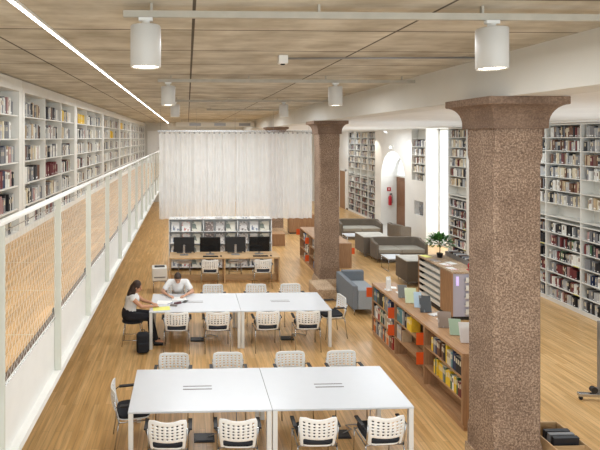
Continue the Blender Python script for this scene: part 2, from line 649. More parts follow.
# arch head
yc = (ARCH[0] + ARCH[1]) / 2
ra = (ARCH[1] - ARCH[0]) / 2
SPR = 2.25
n = 20
for i in range(n):
    a0, a1 = PI * i / n, PI * (i + 1) / n
    p0 = (yc + ra * math.cos(a0), SPR + ra * math.sin(a0))
    p1 = (yc + ra * math.cos(a1), SPR + ra * math.sin(a1))
    wl.prism([(p1[0], p1[1]), (p0[0], p0[1]), (p0[0], H), (p1[0], H)], 'X', T0, T1)
wl.box(T0, ARCH[1], 0, T1, FAR_BC[0], H)
wl.box(T0 + 0.36, FAR_BC[0], 0, T1, FAR_BC[1], H)
wl.box(T0, FAR_BC[1], 0, T1, FARY, H)
struct(wl.build('wall_right', WALL))

# glazed side window
w = struct(MB().box(9.74, WIN[0], 0, 9.80, WIN[0] + 0.06, 4.5).box(9.74, WIN[1] - 0.06, 0, 9.80, WIN[1], 4.5)
           .box(9.74, WIN[0], 0, 9.80, WIN[1], 0.06).box(9.74, WIN[0], 4.42, 9.80, WIN[1], 4.5).box(9.74, 17.9, 0.06, 9.80, 17.94, 4.42).build('window_1', WHITE))
MB().box(9.765, WIN[0] + 0.05, 0.05, 9.775, WIN[1] - 0.05, 4.43).build('window_pane', GLASS, w)
# door with lunette at the back of the arch
dr = MB()
dr.box(9.97, ARCH[0], 0, 10.03, yc - 0.006, 2.3)
dr.box(9.97, yc + 0.006, 0, 10.03, ARCH[1], 2.3)
for y0, y1 in ((ARCH[0] + 0.12, yc - 0.12), (yc + 0.12, ARCH[1] - 0.12)):
    for z0, z1 in ((0.15, 0.95), (1.1, 2.15)):
        dr.box(9.955, y0, z0, 9.972, y1, z1)
d = struct(dr.build('door_1', BROWN, bevel=0.004))
MB().tube([(9.955, yc - 0.1, 1.05), (9.91, yc - 0.1, 1.05), (9.91, yc - 0.22, 1.05)], 0.011).build('door_handle', CHROME, d)
lun = MB()
lun.box(9.96, ARCH[0], 2.3, 10.02, ARCH[1], 2.38)
for a in (PI / 3, 2 * PI / 3):
    lun.tube([(9.99, yc, 2.36), (9.99, yc + (ra - 0.02) * math.cos(a), SPR + (ra - 0.02) * math.sin(a))], 0.02, 4)
lw = struct(lun.build('window_2', WHITE))
gp = MB()
pts = [(yc + (ra - 0.01) * math.cos(PI * i / 24), SPR + (ra - 0.01) * math.sin(PI * i / 24)) for i in range(25)]
pts = [p for p in pts if p[1] > 2.37]
gp.prism(pts, 'X', 9.985, 9.99)
gp.build('window_pane', GLASS, lw)
# plain wooden door near the far end of the side wall
d2 = struct(MB().box(9.17, 28.35, 0.0, 9.218, 29.35, 2.2).build('door_2', OAKZ, bevel=0.004))
MB().box(9.165, 28.25, 0, 9.219, 28.35, 2.3).box(9.165, 29.35, 0, 9.219, 29.45, 2.3).box(9.165, 28.25, 2.2, 9.219, 29.45, 2.3).build('door_frame', WHITE, d2)
MB().tube([(9.17, 28.45, 1.05), (9.12, 28.45, 1.05), (9.12, 28.58, 1.05)], 0.01).build('door_handle', CHROME, d2)
struct(MB().box(7.7, 20.3, 0, 10.02, 23.3, 0.006).build('floor_stone_threshold', mat('pale_stone', (206, 204, 198), 0.5, var=0.06, scale=3)))
for i, (y0, y1) in enumerate(((ONE_BC[1], WIN[0]), (WIN[1], ARCH[0]), (ARCH[1], FAR_BC[0]), (FAR_BC[1], 28.25))):
    if y1 - y0 > 0.1:
        struct(MB().box(9.2, y0, 0, 9.22, y1, 0.09).build('baseboard_right', GLEDGE))
struct(MB().box(-1.0, FARY - 0.02, 0, 9.2, FARY, 0.1).build('baseboard_far', WHITE))
fd = struct(MB().box(-2.6, FARY - 0.05, 2.52, -1.7, FARY - 0.002, 4.6).build('door_3', WHITE, bevel=0.004))
MB().tube([(-1.8, FARY - 0.05, 3.5), (-1.8, FARY - 0.1, 3.5), (-1.92, FARY - 0.1, 3.5)], 0.011).build('door_handle', CHROME, fd)


# ------------------------------------------------------------ stone columns
def column(y, label, dx=0.0):
    s = 0.28
    X = 3.54 + s + dx
    Y = y + s
    r = empty('stone_column', (X, Y, 0), 0, label, 'column', None)
    pl = MB()
    q = 0.335 if y > 6 else 0.302
    pl.box(-q, -q, 0, q, q, 0.16)
    pl.prism([(-q, -q), (q, -q), (q, q), (-q, q)], 'Z', 0.16, 0.161)
    k = s + 0.02
    vs = [(-q, -q, 0.16), (q, -q, 0.16), (q, q, 0.16), (-q, q, 0.16), (-k, -k, 0.3), (k, -k, 0.3), (k, k, 0.3), (-k, k, 0.3)]
    pl.add(vs, [(0, 1, 5, 4), (1, 2, 6, 5), (2, 3, 7, 6), (3, 0, 4, 7), (4, 5, 6, 7)])
    pl.build('plinth', PLINTH, r, bevel=0.012)
    if 12 < y < 14: MB().box(-0.59, -1.21, 0, -0.09, -q - 0.002, 0.3).build('plinth_step', PLINTH, r, bevel=0.02)
    c = 0.035

    def octo(h, cc):
        return [(-h + cc, -h), (h - cc, -h), (h, -h + cc), (h, h - cc), (h - cc, h), (-h + cc, h), (-h, h - cc), (-h, -h + cc)]
    sh = MB()
    lv = [(0.3, 0.002), (0.55, 0.002), (0.62, c), (3.85, c), (3.93, 0.002), (4.25, 0.002)]
    vs = []
    for z, cc in lv:
        vs += [(a, b, z) for a, b in octo(s, cc)]
    fs = []
    for i in range(len(lv) - 1):
        for k in range(8):
            fs.append((i * 8 + k, i * 8 + (k + 1) % 8, (i + 1) * 8 + (k + 1) % 8, (i + 1) * 8 + k))
    sh.add(vs, fs)
    sh.build('shaft', GRAN, r)
    cp = MB()
    prof = [(s + 0.045, 4.25), (s + 0.045, 4.30)]
    for i in range(9):
        t = i / 8
        prof.append((s + 0.045 + 0.14 * (1 - math.cos(t * PI / 2)), 4.30 + 0.22 * math.sin(t * PI / 2)))
    prof += [(s + 0.188, 4.53), (s + 0.188, 4.608)]
    vs = []
    for h, z in prof:
        vs += [(-h, -h, z), (h, -h, z), (h, h, z), (-h, h, z)]
    fs = [(3, 2, 1, 0), tuple(len(vs) - 4 + k for k in range(4))]
    for i in range(len(prof) - 1):
        for k in range(4):
            fs.append((i * 4 + k, i * 4 + (k + 1) % 4, (i + 1) * 4 + (k + 1) % 4, (i + 1) * 4 + k))
    cp.add(vs, fs)
    cp.build('capital', GRANC, r, bevel=0.006)
    return r


column(5.55, 'large speckled red granite column standing at the near end of the low oak bookcase')
column(13.28, 'granite column with flared capital beside the blue grey sofa and the second table row', 0.045)
column(20.9, 'far granite column standing behind the sheer white curtain and the magazine rack')

# ------------------------------------------------------------ mezzanine railing
RL = empty('railing', (-1.156, 3.07, 2.07), 0, 'long pale grey metal railing with wire mesh infill along the mezzanine edge', 'railing')
y = 0.37
posts = []
while y < FARY - 0.3:
    posts.append(y)
    y += 1.355
for y in posts:
    MB().box(-0.03, y - 3.07 - 0.012, 0, 0.028, y - 3.07 + 0.012, 1.53).build('post', RAILW, RL, bevel=0.003)
for i, y in enumerate(posts):
    if y > 1 and i < 14:
        bb = MB().box(-0.046, y - 3.09, 0.50, -0.034, y - 3.05, 0.55)
        bb.build('clamp', BLACK, RL)
MB().box(-0.026, -3.0, 1.53, 0.026, FARY - 3.1, 1.556).build('handrail', WHITE, RL, bevel=0.006)
MB().tube([(-0.02, -3.0, 0.47), (-0.02, FARY - 3.1, 0.47)], 0.004, 4).build('bottom_cable', CHROME, RL)
MB().tube([(-0.02, -3.0, 1.47), (-0.02, FARY - 3.1, 1.47)], 0.004, 4).build('top_cable', CHROME, RL)
net = MB()


def wire(p, q, r):
    p, q = Vector(p), Vector(q)
    d = (q - p).normalized()
    u = d.cross(Vector((1, 0, 0))).normalized() * r
    x = Vector((r, 0, 0))
    net.add([p + u, p - u * 0.5 + x, p - u * 0.5 - x, q + u, q - u * 0.5 + x, q - u * 0.5 - x], [(0, 1, 4, 3), (1, 2, 5, 4), (2, 0, 3, 5)])


NZ0, NZ1 = 0.47, 1.47
yy = 2.0 - 3.07
step = 0.065
run = 0.54
while yy < FARY - 3.3:
    st = step if yy < 10 else step * 2
    rr = 0.00085 if yy < 10 else 0.0012
    wire((-0.021, yy, NZ0), (-0.021, yy + run, NZ1), rr)
    wire((-0.017, yy + run, NZ0), (-0.017, yy, NZ1), rr)
    yy += st
net.build('wire_mesh', mat('steel_wire', (240, 240, 236), 0.5, 0.0, var=0.02), RL)

# ------------------------------------------------------------ books
BOOK_CACHE = {}


def book_mesh(color, h, t, d):
    """book standing, spine towards +X at x=0, thickness along Y from 0 to t"""
    key = (color, h, t, d)
    if key in BOOK_CACHE: return BOOK_CACHE[key]
    b = MB()
    c = 0.0022
    b.box(-d, 0, 0, 0, c, h, 0)
    b.box(-d, t - c, 0, 0, t, h, 0)
    b.box(-c, c, 0, 0.0012, t - c, h, 0)
    b.box(-d + 0.004, c, 0.003, -c, t - c, h - 0.004, 1)
    if int(t * 1000 + h * 1000) % 2: b.box(0.0012, t * 0.15, h * 0.08, 0.0018, t * 0.85, h * 0.17, 2)
    if (int(h * 1000) % 3) == 0:
        b.box(0.0012, t * 0.2, h * 0.55, 0.0017, t * 0.8, h * 0.85, 3)
    me = bpy.data.meshes.new('book')
    me.from_pydata(b.v, [], b.f)
    for m in (BOOKM[color], PAGES, PAPER, BOOKM['cream'] if color not in ('cream', 'white', 'beige') else BOOKM['brown']):
        me.materials.append(m)
    me.polygons.foreach_set('material_index', b.mi)
    me.update()
    BOOK_CACHE[key] = me
    return me


PAL_MEZ = ['white'] * 9 + ['cream'] * 3 + ['light grey'] * 9 + ['grey'] * 7 + ['beige'] * 3 + ['black'] * 5 + ['brown'] * 4 + ['dark red'] + ['pink'] + ['navy']
PAL_RW_UP = ['white'] * 7 + ['cream'] * 5 + ['light grey'] * 7 + ['beige'] * 4 + ['black'] * 4 + ['brown'] * 4 + ['grey'] * 5 + ['dark red', 'navy']
PAL_RW_LO = ['grey'] * 6 + ['light grey'] * 6 + ['dark red'] * 4 + ['brown'] * 4 + ['black'] * 8 + ['white'] * 4 + ['pink'] * 2 + ['navy', 'green']
PAL_LOW = ['white'] * 2 + ['cream'] * 2 + ['black', 'grey', 'brown'] + ['grey'] * 4 + ['black'] * 4 + ['navy', 'blue', 'green', 'red', 'beige', 'light grey'] + ['orange', 'brown', 'light grey', 'light grey', 'teal', 'yellow']
TS = [0.018, 0.024, 0.03, 0.036, 0.044, 0.052]
HS = [0.21, 0.228, 0.246, 0.266]
HS_S = [0.2, 0.212, 0.225, 0.24]


def row_books(y0, y1, fill, pal, run_color=None, hs=HS, dmax=0.2):
    """list of (y, colour, h, t, d) packed from y0"""
    out = []
    y = y0 + 0.012
    stop = y0 + (y1 - y0) * fill
    color = None
    k = 0
    while True:
        if k <= 0:
            color = run_color or rnd.choice(pal)
            h = rnd.choice(hs)
            k = rnd.choice((1, 1, 1, 2, 3))
        k -= 1
        t = rnd.choice(TS)
        if y + t > stop: break
        out.append((y, color, h if rnd.random() < 0.8 else rnd.choice(hs), t, min(dmax, rnd.choice((0.14, 0.16, 0.18)))))
        y += t + 0.0012
        if rnd.random() < 0.035: y += rnd.uniform(0.03, 0.1)
    return out


def put_book(x, y, z, color, h, t, d, facing, label, group):
    """facing +1: spine towards +X, -1: towards -X"""
    o = bpy.data.objects.new('book', book_mesh(color, h, t, d))
    COL.objects.link(o)
    if facing > 0:
        o.location = (x, y, z + 0.0005)
    else:
        o.location = (x, y + t, z + 0.0005)
        o.rotation_euler = (0, 0, PI)
    tag(o, label, 'book', group)
    return o


class Rest:
    """the uncountable remainder of a very large book collection, one object"""
    def __init__(self):
        self.mb = MB()
        self.keys = list(BOOKM.keys())

    def put(self, x, y, z, color, h, t, d, facing):
        mi = self.keys.index(color)
        s = facing
        self.mb.box(x, y, z, x - s * d, y + t, z + h, mi)
        if rnd.random() < 0.4: self.mb.box(x, y + t * 0.15, z + h * 0.08, x + s * 0.0012, y + t * 0.85, z + h * 0.2, len(self.keys))
        if rnd.random() < 0.35:
            self.mb.box(x, y + t * 0.2, z + h * 0.5, x + s * 0.0012, y + t * 0.8, z + h * 0.85, 1 if color not in ('white', 'cream') else 5)

    def build(self, name, label):
        o = self.mb.build(name, [BOOKM[k] for k in self.keys] + [PAPER])
        o['kind'] = 'stuff'
        tag(o, label, 'books')
        return o


# ------------------------------------------------------------ mezzanine bookcases
rest = Rest()
count = 0
MX = -2.76
ROWZ = [2.62, 2.99, 3.37, 3.75, 4.13, 4.51]
bay_no = 0
sections = [4.48, 8.42, 12.36, 16.3, 20.24, 24.18, 28.12]
SN = ['first', 'second', 'third', 'fourth', 'fifth', 'sixth', 'seventh']
for si, ys in enumerate(sections):
    lab = 'white steel bookcase of three bays against the mezzanine wall, %s along from the camera' % SN[si]
    u = empty('bookcase', (MX, ys, 2.523), 0, lab, 'bookcase', 'mezzanine wall bookcases')
    D = 0.3
    W3 = 3.66
    MB().box(-D, -0.13, 0, -D + 0.01, W3 + 0.13, 2.57).build('back_panel', CREAM, u)
    MB().box(-D + 0.01, -0.13, 0, 0.012, W3 + 0.13, 0.095).build('kickboard', SHELFW, u)
    MB().box(-D + 0.01, -0.13, 2.38, 0.02, W3 + 0.13, 2.57).build('top_frieze', SHELFW, u)
    for a, b in ((-0.13, 0.0), (W3, W3 + 0.13)):
        MB().box(-D + 0.01, a, 0.095, 0.012, b, 2.38).build('side_panel', SHELFW, u)
    for a in (1.22, 2.44):
        MB().box(-D + 0.01, a - 0.018, 0.095, 0.002, a + 0.018, 2.38).build('divider', SHELFW, u)
    for bi in range(3):
        y0, y1 = ys + bi * 1.22 + 0.02, ys + (bi + 1) * 1.22 - 0.02
        for z in ROWZ:
            MB().box(-D + 0.011, y0 - ys, z - 2.523 - 0.02, 0.0, y1 - ys, z - 2.523).build('shelf', SHELFW, u)
        if y1 < 7.0: continue
        bay_no += 1
        for ri, z in enumerate(ROWZ):
            rc = None
            if (si, bi, ri) in ((2, 0, 5), (3, 1, 4), (4, 0, 5)): rc = 'yellow'
            if (si, bi, ri) in ((1, 1, 2),): rc = 'dark red'
            bl = row_books(y0, y1, rnd.uniform(0.8, 0.99), PAL_MEZ, rc if rc != 'yellow' else None, HS)
            for k, (y, c, h, t, d) in enumerate(bl):
                if (si, bi, ri) == (1, 2, 5) and k in range(3, 8): c = 'yellow'
                if rc == 'yellow' and k > 6: c = 'yellow'
                x = MX - 0.03 - rnd.uniform(0, 0.02)
                if count < 150:
                    count += 1
                    put_book(x, y, z, c, h, t, d, 1, '%s book, %s in the %s row up of the %s mezzanine bay' % (c, nth(k + 1), nth(ri + 1), nth(bay_no)), 'books on the mezzanine bookcases')
                else:
                    rest.put(x, y, z + 0.0005, c, h, t, d, 1)

# ------------------------------------------------------------ side wall bookcases
LOZ = [0.10, 0.42, 0.76, 1.09, 1.43, 1.76]
UPZ = [2.17, 2.50, 2.83, 3.17, 3.50, 3.83, 4.16]
LABELEDGE = mat('yellow_label_strip', (232, 220, 110), 0.5)


def wall_case(y0, nb, pitch, label, first, z_hi=4.49):
    u = empty('bookcase', (RX, y0, 0), 0, label, 'bookcase', 'side wall bookcases')
    L = nb * pitch
    D = 0.33
    MB().box(D - 0.01, 0, 0, D, L, z_hi).build('back_panel', SHELFW, u)
    MB().box(0.01, 0, 0, D - 0.01, L, 0.08).build('kickboard', SHELFW, u)
    MB().box(-0.01, 0, 4.46, D - 0.01, L, z_hi).build('top_frieze', SHELFW, u)
    for i in range(nb + 1):
        a = i * pitch
        w = 0.014
        MB().box(0, max(0, a - w), 0.08, D - 0.01, min(L, a + w), 4.46).build('divider', SHELFW, u)
    for bi in range(nb):
        a, b = bi * pitch + 0.015, (bi + 1) * pitch - 0.015
        for z in LOZ + [2.06] + UPZ:
            MB().box(0.004, a, z - 0.02, D - 0.011, b, z).build('shelf', SHELFW, u)
    for bi in range(nb):
        a = bi * pitch + 0.05
        for zi in (1, 3, 4):
            if (bi + zi) % 2: MB().box(-0.002, a, LOZ[zi] - 0.018, 0.0035, a + 0.16, LOZ[zi] - 0.002).build('label_strip', LABELEDGE, u)
    return u


def fill_case(y0, bi, pitch, individuals, cname):
    global count
    a, b = y0 + bi * pitch + 0.018, y0 + (bi + 1) * pitch - 0.018
    rows = [(z, PAL_RW_LO) for z in LOZ] + [(z, PAL_RW_UP) for z in UPZ[1:]]
    for ri, (z, pal) in enumerate(rows):
        if rnd.random() < 0.02: continue
        for k, (y, c, h, t, d) in enumerate(row_books(a, b, rnd.uniform(0.9, 1.0), pal, None, HS_S if z < 2 else HS)):
            x = RX + 0.03 + rnd.uniform(0, 0.02)
            rest.put(x, y, z + 0.0005, c, h, t, d, -1)


PB = 1.12
Y0 = 11.25 - 2 * PB
wall_case(Y0, 6, PB, 'tall white bookcase of six bays along the side wall behind the large near column', 0)
for bi in range(6):
    fill_case(Y0, bi, PB, False, nth(bi + 1))
wall_case(15.97, 1, 1.12, 'narrow one bay white bookcase beside the tall bright side window', 1)
fill_case(15.97, 0, 1.12, False, 'x')
wall_case(23.92, 4, 1.01, 'tall white bookcase of four bays beyond the arched doorway', 1)
for bi in range(4): fill_case(23.92, bi, 1.01, False, 'x')
# niche with five short shelves above the display recess
u = empty('bookcase', (RX, NICHE[0], 2.42), 0, 'short white bookcase set high in the wall between the arch and tall window', 'bookcase', 'side wall bookcases')
MB().box(0.27, 0.002, 0, 0.28, 1.11, 2.08).build('back_panel', CREAM, u)
for z in (0.02, 0.36, 0.70, 1.04, 1.38, 1.72):
    MB().box(0.0, 0.002, z - 0.02, 0.27, 1.118, z).build('shelf', SHELFW, u)
    if z < 1.7:
        for k, (y, c, h, t, d) in enumerate(row_books(NICHE[0] + 0.03, NICHE[1] - 0.03, 0.9, PAL_RW_UP)):
            rest.put(RX + 0.03, y, 2.4205 + z, c, h, t, d, -1)
# dark exhibit in the small recess
t = empty('display_case', (RX + 0.02, 18.97, 1.062), 0, 'small dark glazed display recess in the wall under the short bookcase', 'display case')
MB().box(0.2, 0, 0, 0.24, 0.73, 0.55).build('back_panel', mat('dark_lining', (70, 68, 70), 0.7), t)
MB().box(0.0, 0, 0, 0.008, 0.73, 0.55).build('glass_front', GLASS, t)
st = tag(MB().lathe([(0.001, 0), (0.07, 0), (0.06, 0.05), (0.03, 0.08), (0.08, 0.2), (0.09, 0.3), (0.04, 0.38), (0.001, 0.4)], (9.34, 19.35, 1.064)).build('vase', mat('dark_ceramic', (48, 44, 46), 0.3)), 'dark ceramic vessel standing in the small wall display recess', 'vase')

# emergency light and extinguisher by the arch
em = empty('emergency_light', (9.2, 21.9, 3.72), 0, 'small white emergency light box above the arched doorway', 'light')
MB().box(-0.05, -0.13, -0.07, 0.019, 0.13, 0.07).build('housing', WHITE, em, bevel=0.01)
MB().box(-0.056, -0.11, -0.05, -0.05, 0.11, 0.05).build('diffuser', emit_mat('soft_white_light', (240, 255, 240), 3.0), em)
fe = empty('fire_extinguisher', (9.62, 23.06, 0.95), 0, 'red fire extinguisher hanging on the reveal inside the arch', 'extinguisher')
MB().lathe([(0.001, 0), (0.07, 0), (0.08, 0.03), (0.08, 0.36), (0.05, 0.44), (0.02, 0.46), (0.02, 0.5), (0.001, 0.5)]).build('cylinder_body', REDM, fe)
MB().box(-0.02, -0.02, 0.5, 0.09, 0.02, 0.53).box(-0.02, -0.02, 0.54, 0.1, 0.02, 0.56).build('valve_handle', BLACK, fe)
MB().tube([(0.02, 0, 0.52), (0.11, -0.02, 0.45), (0.1, -0.03, 0.25), (0.09, -0.03, 0.1)], 0.009).build('hose', BLACK, fe)
MB().box(-0.05, 0.07, 0.1, 0.05, 0.099, 0.4).build('bracket', STEEL, fe)
sg = empty('wall_sign', (9.6, 23.15, 1.7), 0, 'small red and white extinguisher sign on the arch reveal', 'sign')
MB().box(-0.09, -0.006, -0.09, 0.09, 0.006, 0.09).build('plate', REDM, sg)
MB().lathe([(0.001, -0.05), (0.022, -0.05), (0.022, 0.03), (0.008, 0.045), (0.001, 0.05)], (0.0, -0.006, 0)).build('pictogram', PAPER, sg)

# ------------------------------------------------------------ tables
def table(x0, y0, label):
    W, Dp, Hh = 1.8, 1.12, 0.74
    r = empty('study_table', (x0, y0, 0), 0, label, 'table', 'white study tables')
    MB().box(0, 0, Hh - 0.025, W, Dp, Hh).build('tabletop', TABLEW, r, bevel=0.003)
    MB().box(0.05, 0.12, Hh - 0.06, W - 0.05, 0.15, Hh - 0.026).box(0.05, Dp - 0.15, Hh - 0.06, W - 0.05, Dp - 0.12, Hh - 0.026) \
        .box(0.02, 0.065, Hh - 0.06, 0.05, Dp - 0.065, Hh - 0.026).box(W - 0.05, 0.065, Hh - 0.06, W - 0.02, Dp - 0.065, Hh - 0.026).build('apron', WHITE, r)
    for a in (0.004, W - 0.064):
        for b in (0.004, Dp - 0.064):
            MB().box(a, b, 0, a + 0.06, b + 0.06, Hh - 0.026).build('leg', WHITE, r, bevel=0.004)
    MB().box(0.68, 0.52, Hh, 1.07, 0.538, Hh + 0.002).box(0.68, 0.60, Hh, 1.07, 0.618, Hh + 0.002).build('cable_slot', mat('slot_grey', (96, 90, 84), 0.5), r)
    MB().box(0.68, 0.54, Hh, 1.07, 0.598, Hh + 0.0015).build('cable_flap', TABLEW, r)
    return r


table(-0.74, 6.13, 'white study table in the front row beside the mezzanine aisle')
table(1.066, 6.13, 'white study table in the front row by the low oak bookcase')
table(-0.75, 9.64, 'white study table in the back row where two people sit')
table(1.056, 9.64, 'white study table in the back row near the second granite column')

# ------------------------------------------------------------ chairs
def backrest_mesh():
    W, Hb = 0.235, 0.40
    nc, nr = 7, 5
    us = [-1.0, -0.9]
    span = 1.64
    cw = span / (nc + (nc - 1) * 1.15)
    x = -0.82
    for i in range(nc):
        us += [x, x + cw]
        x += cw * 2.15
    us += [0.9, 1.0]
    vs_ = [0.0, 0.05, 0.13, 0.27]
    z = 0.37
    chh = 0.052
    for j in range(nr):
        vs_ += [z, z + chh]
        z += chh * 2.05
    vs_ += [0.955, 1.0]
    holes = set()
    for i in range(nc):
        for j in range(nr):
            holes.add((2 + 2 * i, 4 + 2 * j))
    V = []
    for v in vs_:
        for u in us:
            w = W * (0.90 + 0.10 * min(1, v / 0.5))
            if v > 0.93: w *= 0.95
            zz = v * Hb
            if v > 0.9: zz -= 0.03 * max(0, abs(u) - 0.7) / 0.3 * (v - 0.9) / 0.1
            zz -= 0.032 * (1 - u * u) * max(0, v - 0.5) * 2
            yb = -0.06 * (1 - u * u) - 0.05 * v - (0.02 * math.sin(v * PI))
            V.append((u * w, yb, zz))
    n = len(us)
    F = []
    for j in range(len(vs_) - 1):
        for i in range(n - 1):
            if (i, j) in holes: continue
            uc = (us[i] + us[i + 1]) / 2
            if j <= 2 and abs(uc) < 0.84: continue
            F.append((j * n + i, j * n + i + 1, (j + 1) * n + i + 1, (j + 1) * n + i))
    b = MB()
    b.add(V, F, 0, True)
    return b


def chair_proto(loc, rz, label, group):
    r = empty('perforated_chair', loc, rz, label, 'chair', group)
    b = backrest_mesh().build('backrest', CHAIRW, r, loc=(0, -0.2, 0.43))
    so = b.modifiers.new('thick', 'SOLIDIFY')
    so.thickness = 0.013
    ss = b.modifiers.new('sub', 'SUBSURF')
    ss.levels = 1
    ss.render_levels = 1
    s = MB()
    poly = []
    for k in range(24):
        a = 2 * PI * k / 24
        cx, cy = math.cos(a), math.sin(a)
        poly.append((0.215 * math.copysign(abs(cx) ** 0.45, cx), 0.225 * math.copysign(abs(cy) ** 0.45, cy)))
    s.prism(poly, 'Z', 0.445, 0.482)
    s.build('seat', BFAB, r, bevel=0.012)
    MB().prism([(a * 0.97, c * 0.97) for a, c in poly], 'Z', 0.428, 0.4449).build('seat_shell', CHAIRW, r)
    for sx in (-1, 1):
        MB().tube([(sx * 0.235, 0.2, 0.0), (sx * 0.235, 0.17, 0.30), (sx * 0.235, 0.165, 0.415)], 0.0095).build('leg', CHROME, r)
        MB().tube([(sx * 0.245, -0.27, 0.0), (sx * 0.24, -0.225, 0.30), (sx * 0.236, -0.21, 0.415)], 0.0095).build('leg', CHROME, r)
        MB().tube([(sx * 0.236, 0.17, 0.42), (sx * 0.238, -0.205, 0.42), (sx * 0.232, -0.235, 0.52), (sx * 0.235, -0.265, 0.70)], 0.0095).build('side_frame', CHROME, r)
        ar = MB()
        ar.tube([(sx * 0.238, -0.25, 0.62), (sx * 0.262, -0.2, 0.645), (sx * 0.265, 0.0, 0.645)], 0.008, 6)
        ar.box(sx * 0.265 - 0.024, -0.19, 0.64, sx * 0.265 + 0.024, 0.03, 0.662)
        ar.build('armrest', BLACK, r, bevel=0.005)
    MB().tube([(-0.236, 0.16, 0.42), (0.236, 0.16, 0.42)], 0.009).build('crossbar', CHROME, r)
    MB().tube([(-0.238, -0.2, 0.42), (0.238, -0.2, 0.42)], 0.009).build('crossbar', CHROME, r)
    return r


CG = 'perforated white chairs at the study tables'
nm = {0: 'first', 1: 'second', 2: 'third', 3: 'fourth'}
spots = []
for i, x in enumerate((-0.23, 0.61, 1.57, 2.38)):
    spots.append((x, 6.09, rnd.uniform(-0.06, 0.06), 'white perforated chair on the camera side of the front tables, %s from the mezzanine' % nm[i]))
for i, x in enumerate((-0.22, 0.62, 1.61, 2.41)):
    spots.append((x, 7.37, PI + rnd.uniform(-0.05, 0.05), 'white perforated chair behind the front tables, %s from the mezzanine, only backrest showing' % nm[i]))
for i, x in enumerate((-0.21, 0.58, 1.54, 2.34)):
    spots.append((x, 9.69, rnd.uniform(-0.06, 0.06), 'white perforated chair on the camera side of the back tables, %s from the mezzanine' % nm[i]))
spots[8] = (-0.21, 9.69, 0.0, spots[8][3])
for i, x in enumerate((0.58, 1.55, 2.36)):
    spots.append((x, 10.93, PI + rnd.uniform(-0.05, 0.05), 'white perforated chair behind the back tables, %s beyond the seated man' % nm[i]))
spots.append((-0.24, 11.05, PI, 'white perforated chair the man in the T-shirt is sitting on'))
spots.append((-0.73, 6.72, -PI / 2 + 0.16, 'white perforated chair drawn up to the aisle end of the front tables'))
spots.append((3.0, 10.25, PI / 2 + 0.12, 'white perforated chair at the column end of the back tables'))
proto = None
for (x, y, rz, lab) in spots:
    if proto is None:
        proto = chair_proto((x, y, 0), rz, lab, CG)
    else:
        dup(proto, (x, y, 0), rz, lab)

# ------------------------------------------------------------ floor boxes
for i, (x, y, w) in enumerate(((0.23, 6.78, 'front table by the aisle'), (2.12, 6.80, 'front table by the low bookcase'), (0.2, 10.1, 'back table where the people sit'), (2.05, 10.1, 'back table near the column'))):
    fb = empty('floor_socket_box', (x, y, 0), 0, 'dark square floor socket box under the %s' % w, 'floor socket', 'floor socket boxes under the tables')
    MB().box(-0.14, -0.1, 0, 0.14, 0.1, 0.012).build('frame', BLACK, fb, bevel=0.003)
    MB().box(-0.12, -0.08, 0.012, 0.12, 0.08, 0.02).build('lid', mat('dark_steel_%s' % 'abcd'[i], (60, 60, 62), 0.4, 0.5), fb)
    cb = [(0.05, 0, 0.02), (0.12, 0.03, 0.03), (0.2, 0.1, 0.012), (0.15, 0.2, 0.012), (0.3, 0.22, 0.012), (0.42, 0.1, 0.02), (0.45, 0.05, 0.2), (0.45, 0.0, 0.66)]
    MB().tube(cb, 0.007, 6).build('cable', STEEL, fb)

# ------------------------------------------------------------ computer desk, monitors
dk = empty('computer_desk', (-0.52, 13.95, 0), 0, 'long oak computer desk with four monitors on it', 'desk')
MB().box(0, 0, 0.70, 3.16, 0.75, 0.74).build('desktop', OAKX, dk, bevel=0.003)
for a in (0, 1.56, 3.12):
    MB().box(a, 0.01, 0, a + 0.04, 0.74, 0.70).build('side_panel', OAKX, dk)
MB().box(0.04, 0.36, 0.0, 1.56, 0.385, 0.16).build('modesty_panel', OAKX, dk)
MB().box(1.60, 0.36, 0.0, 3.12, 0.385, 0.16).build('modesty_panel', OAKX, dk)


def monitor(x, back, label):
    r = empty('computer_monitor', (x, 14.35, 0.7405), 0 if not back else PI, label, 'monitor', 'black monitors on the oak desk')
    MB().box(-0.30, -0.02, 0.08, 0.30, 0.015, 0.51).build('casing', BLACK, r, bevel=0.004)
    MB().box(-0.288, -0.0215, 0.095, 0.288, -0.0201, 0.498).build('screen', SCREEN, r)
    MB().box(-0.03, 0.016, 0.02, 0.03, 0.045, 0.3).box(-0.025, 0.015, 0.2, 0.025, 0.03, 0.28).build('stand_arm', CHROME, r)
    MB().box(-0.12, -0.06, 0, 0.12, 0.12, 0.012).box(-0.03, 0.016, 0.012, 0.03, 0.045, 0.03).build('stand_foot', STEEL, r, bevel=0.003)
    return r


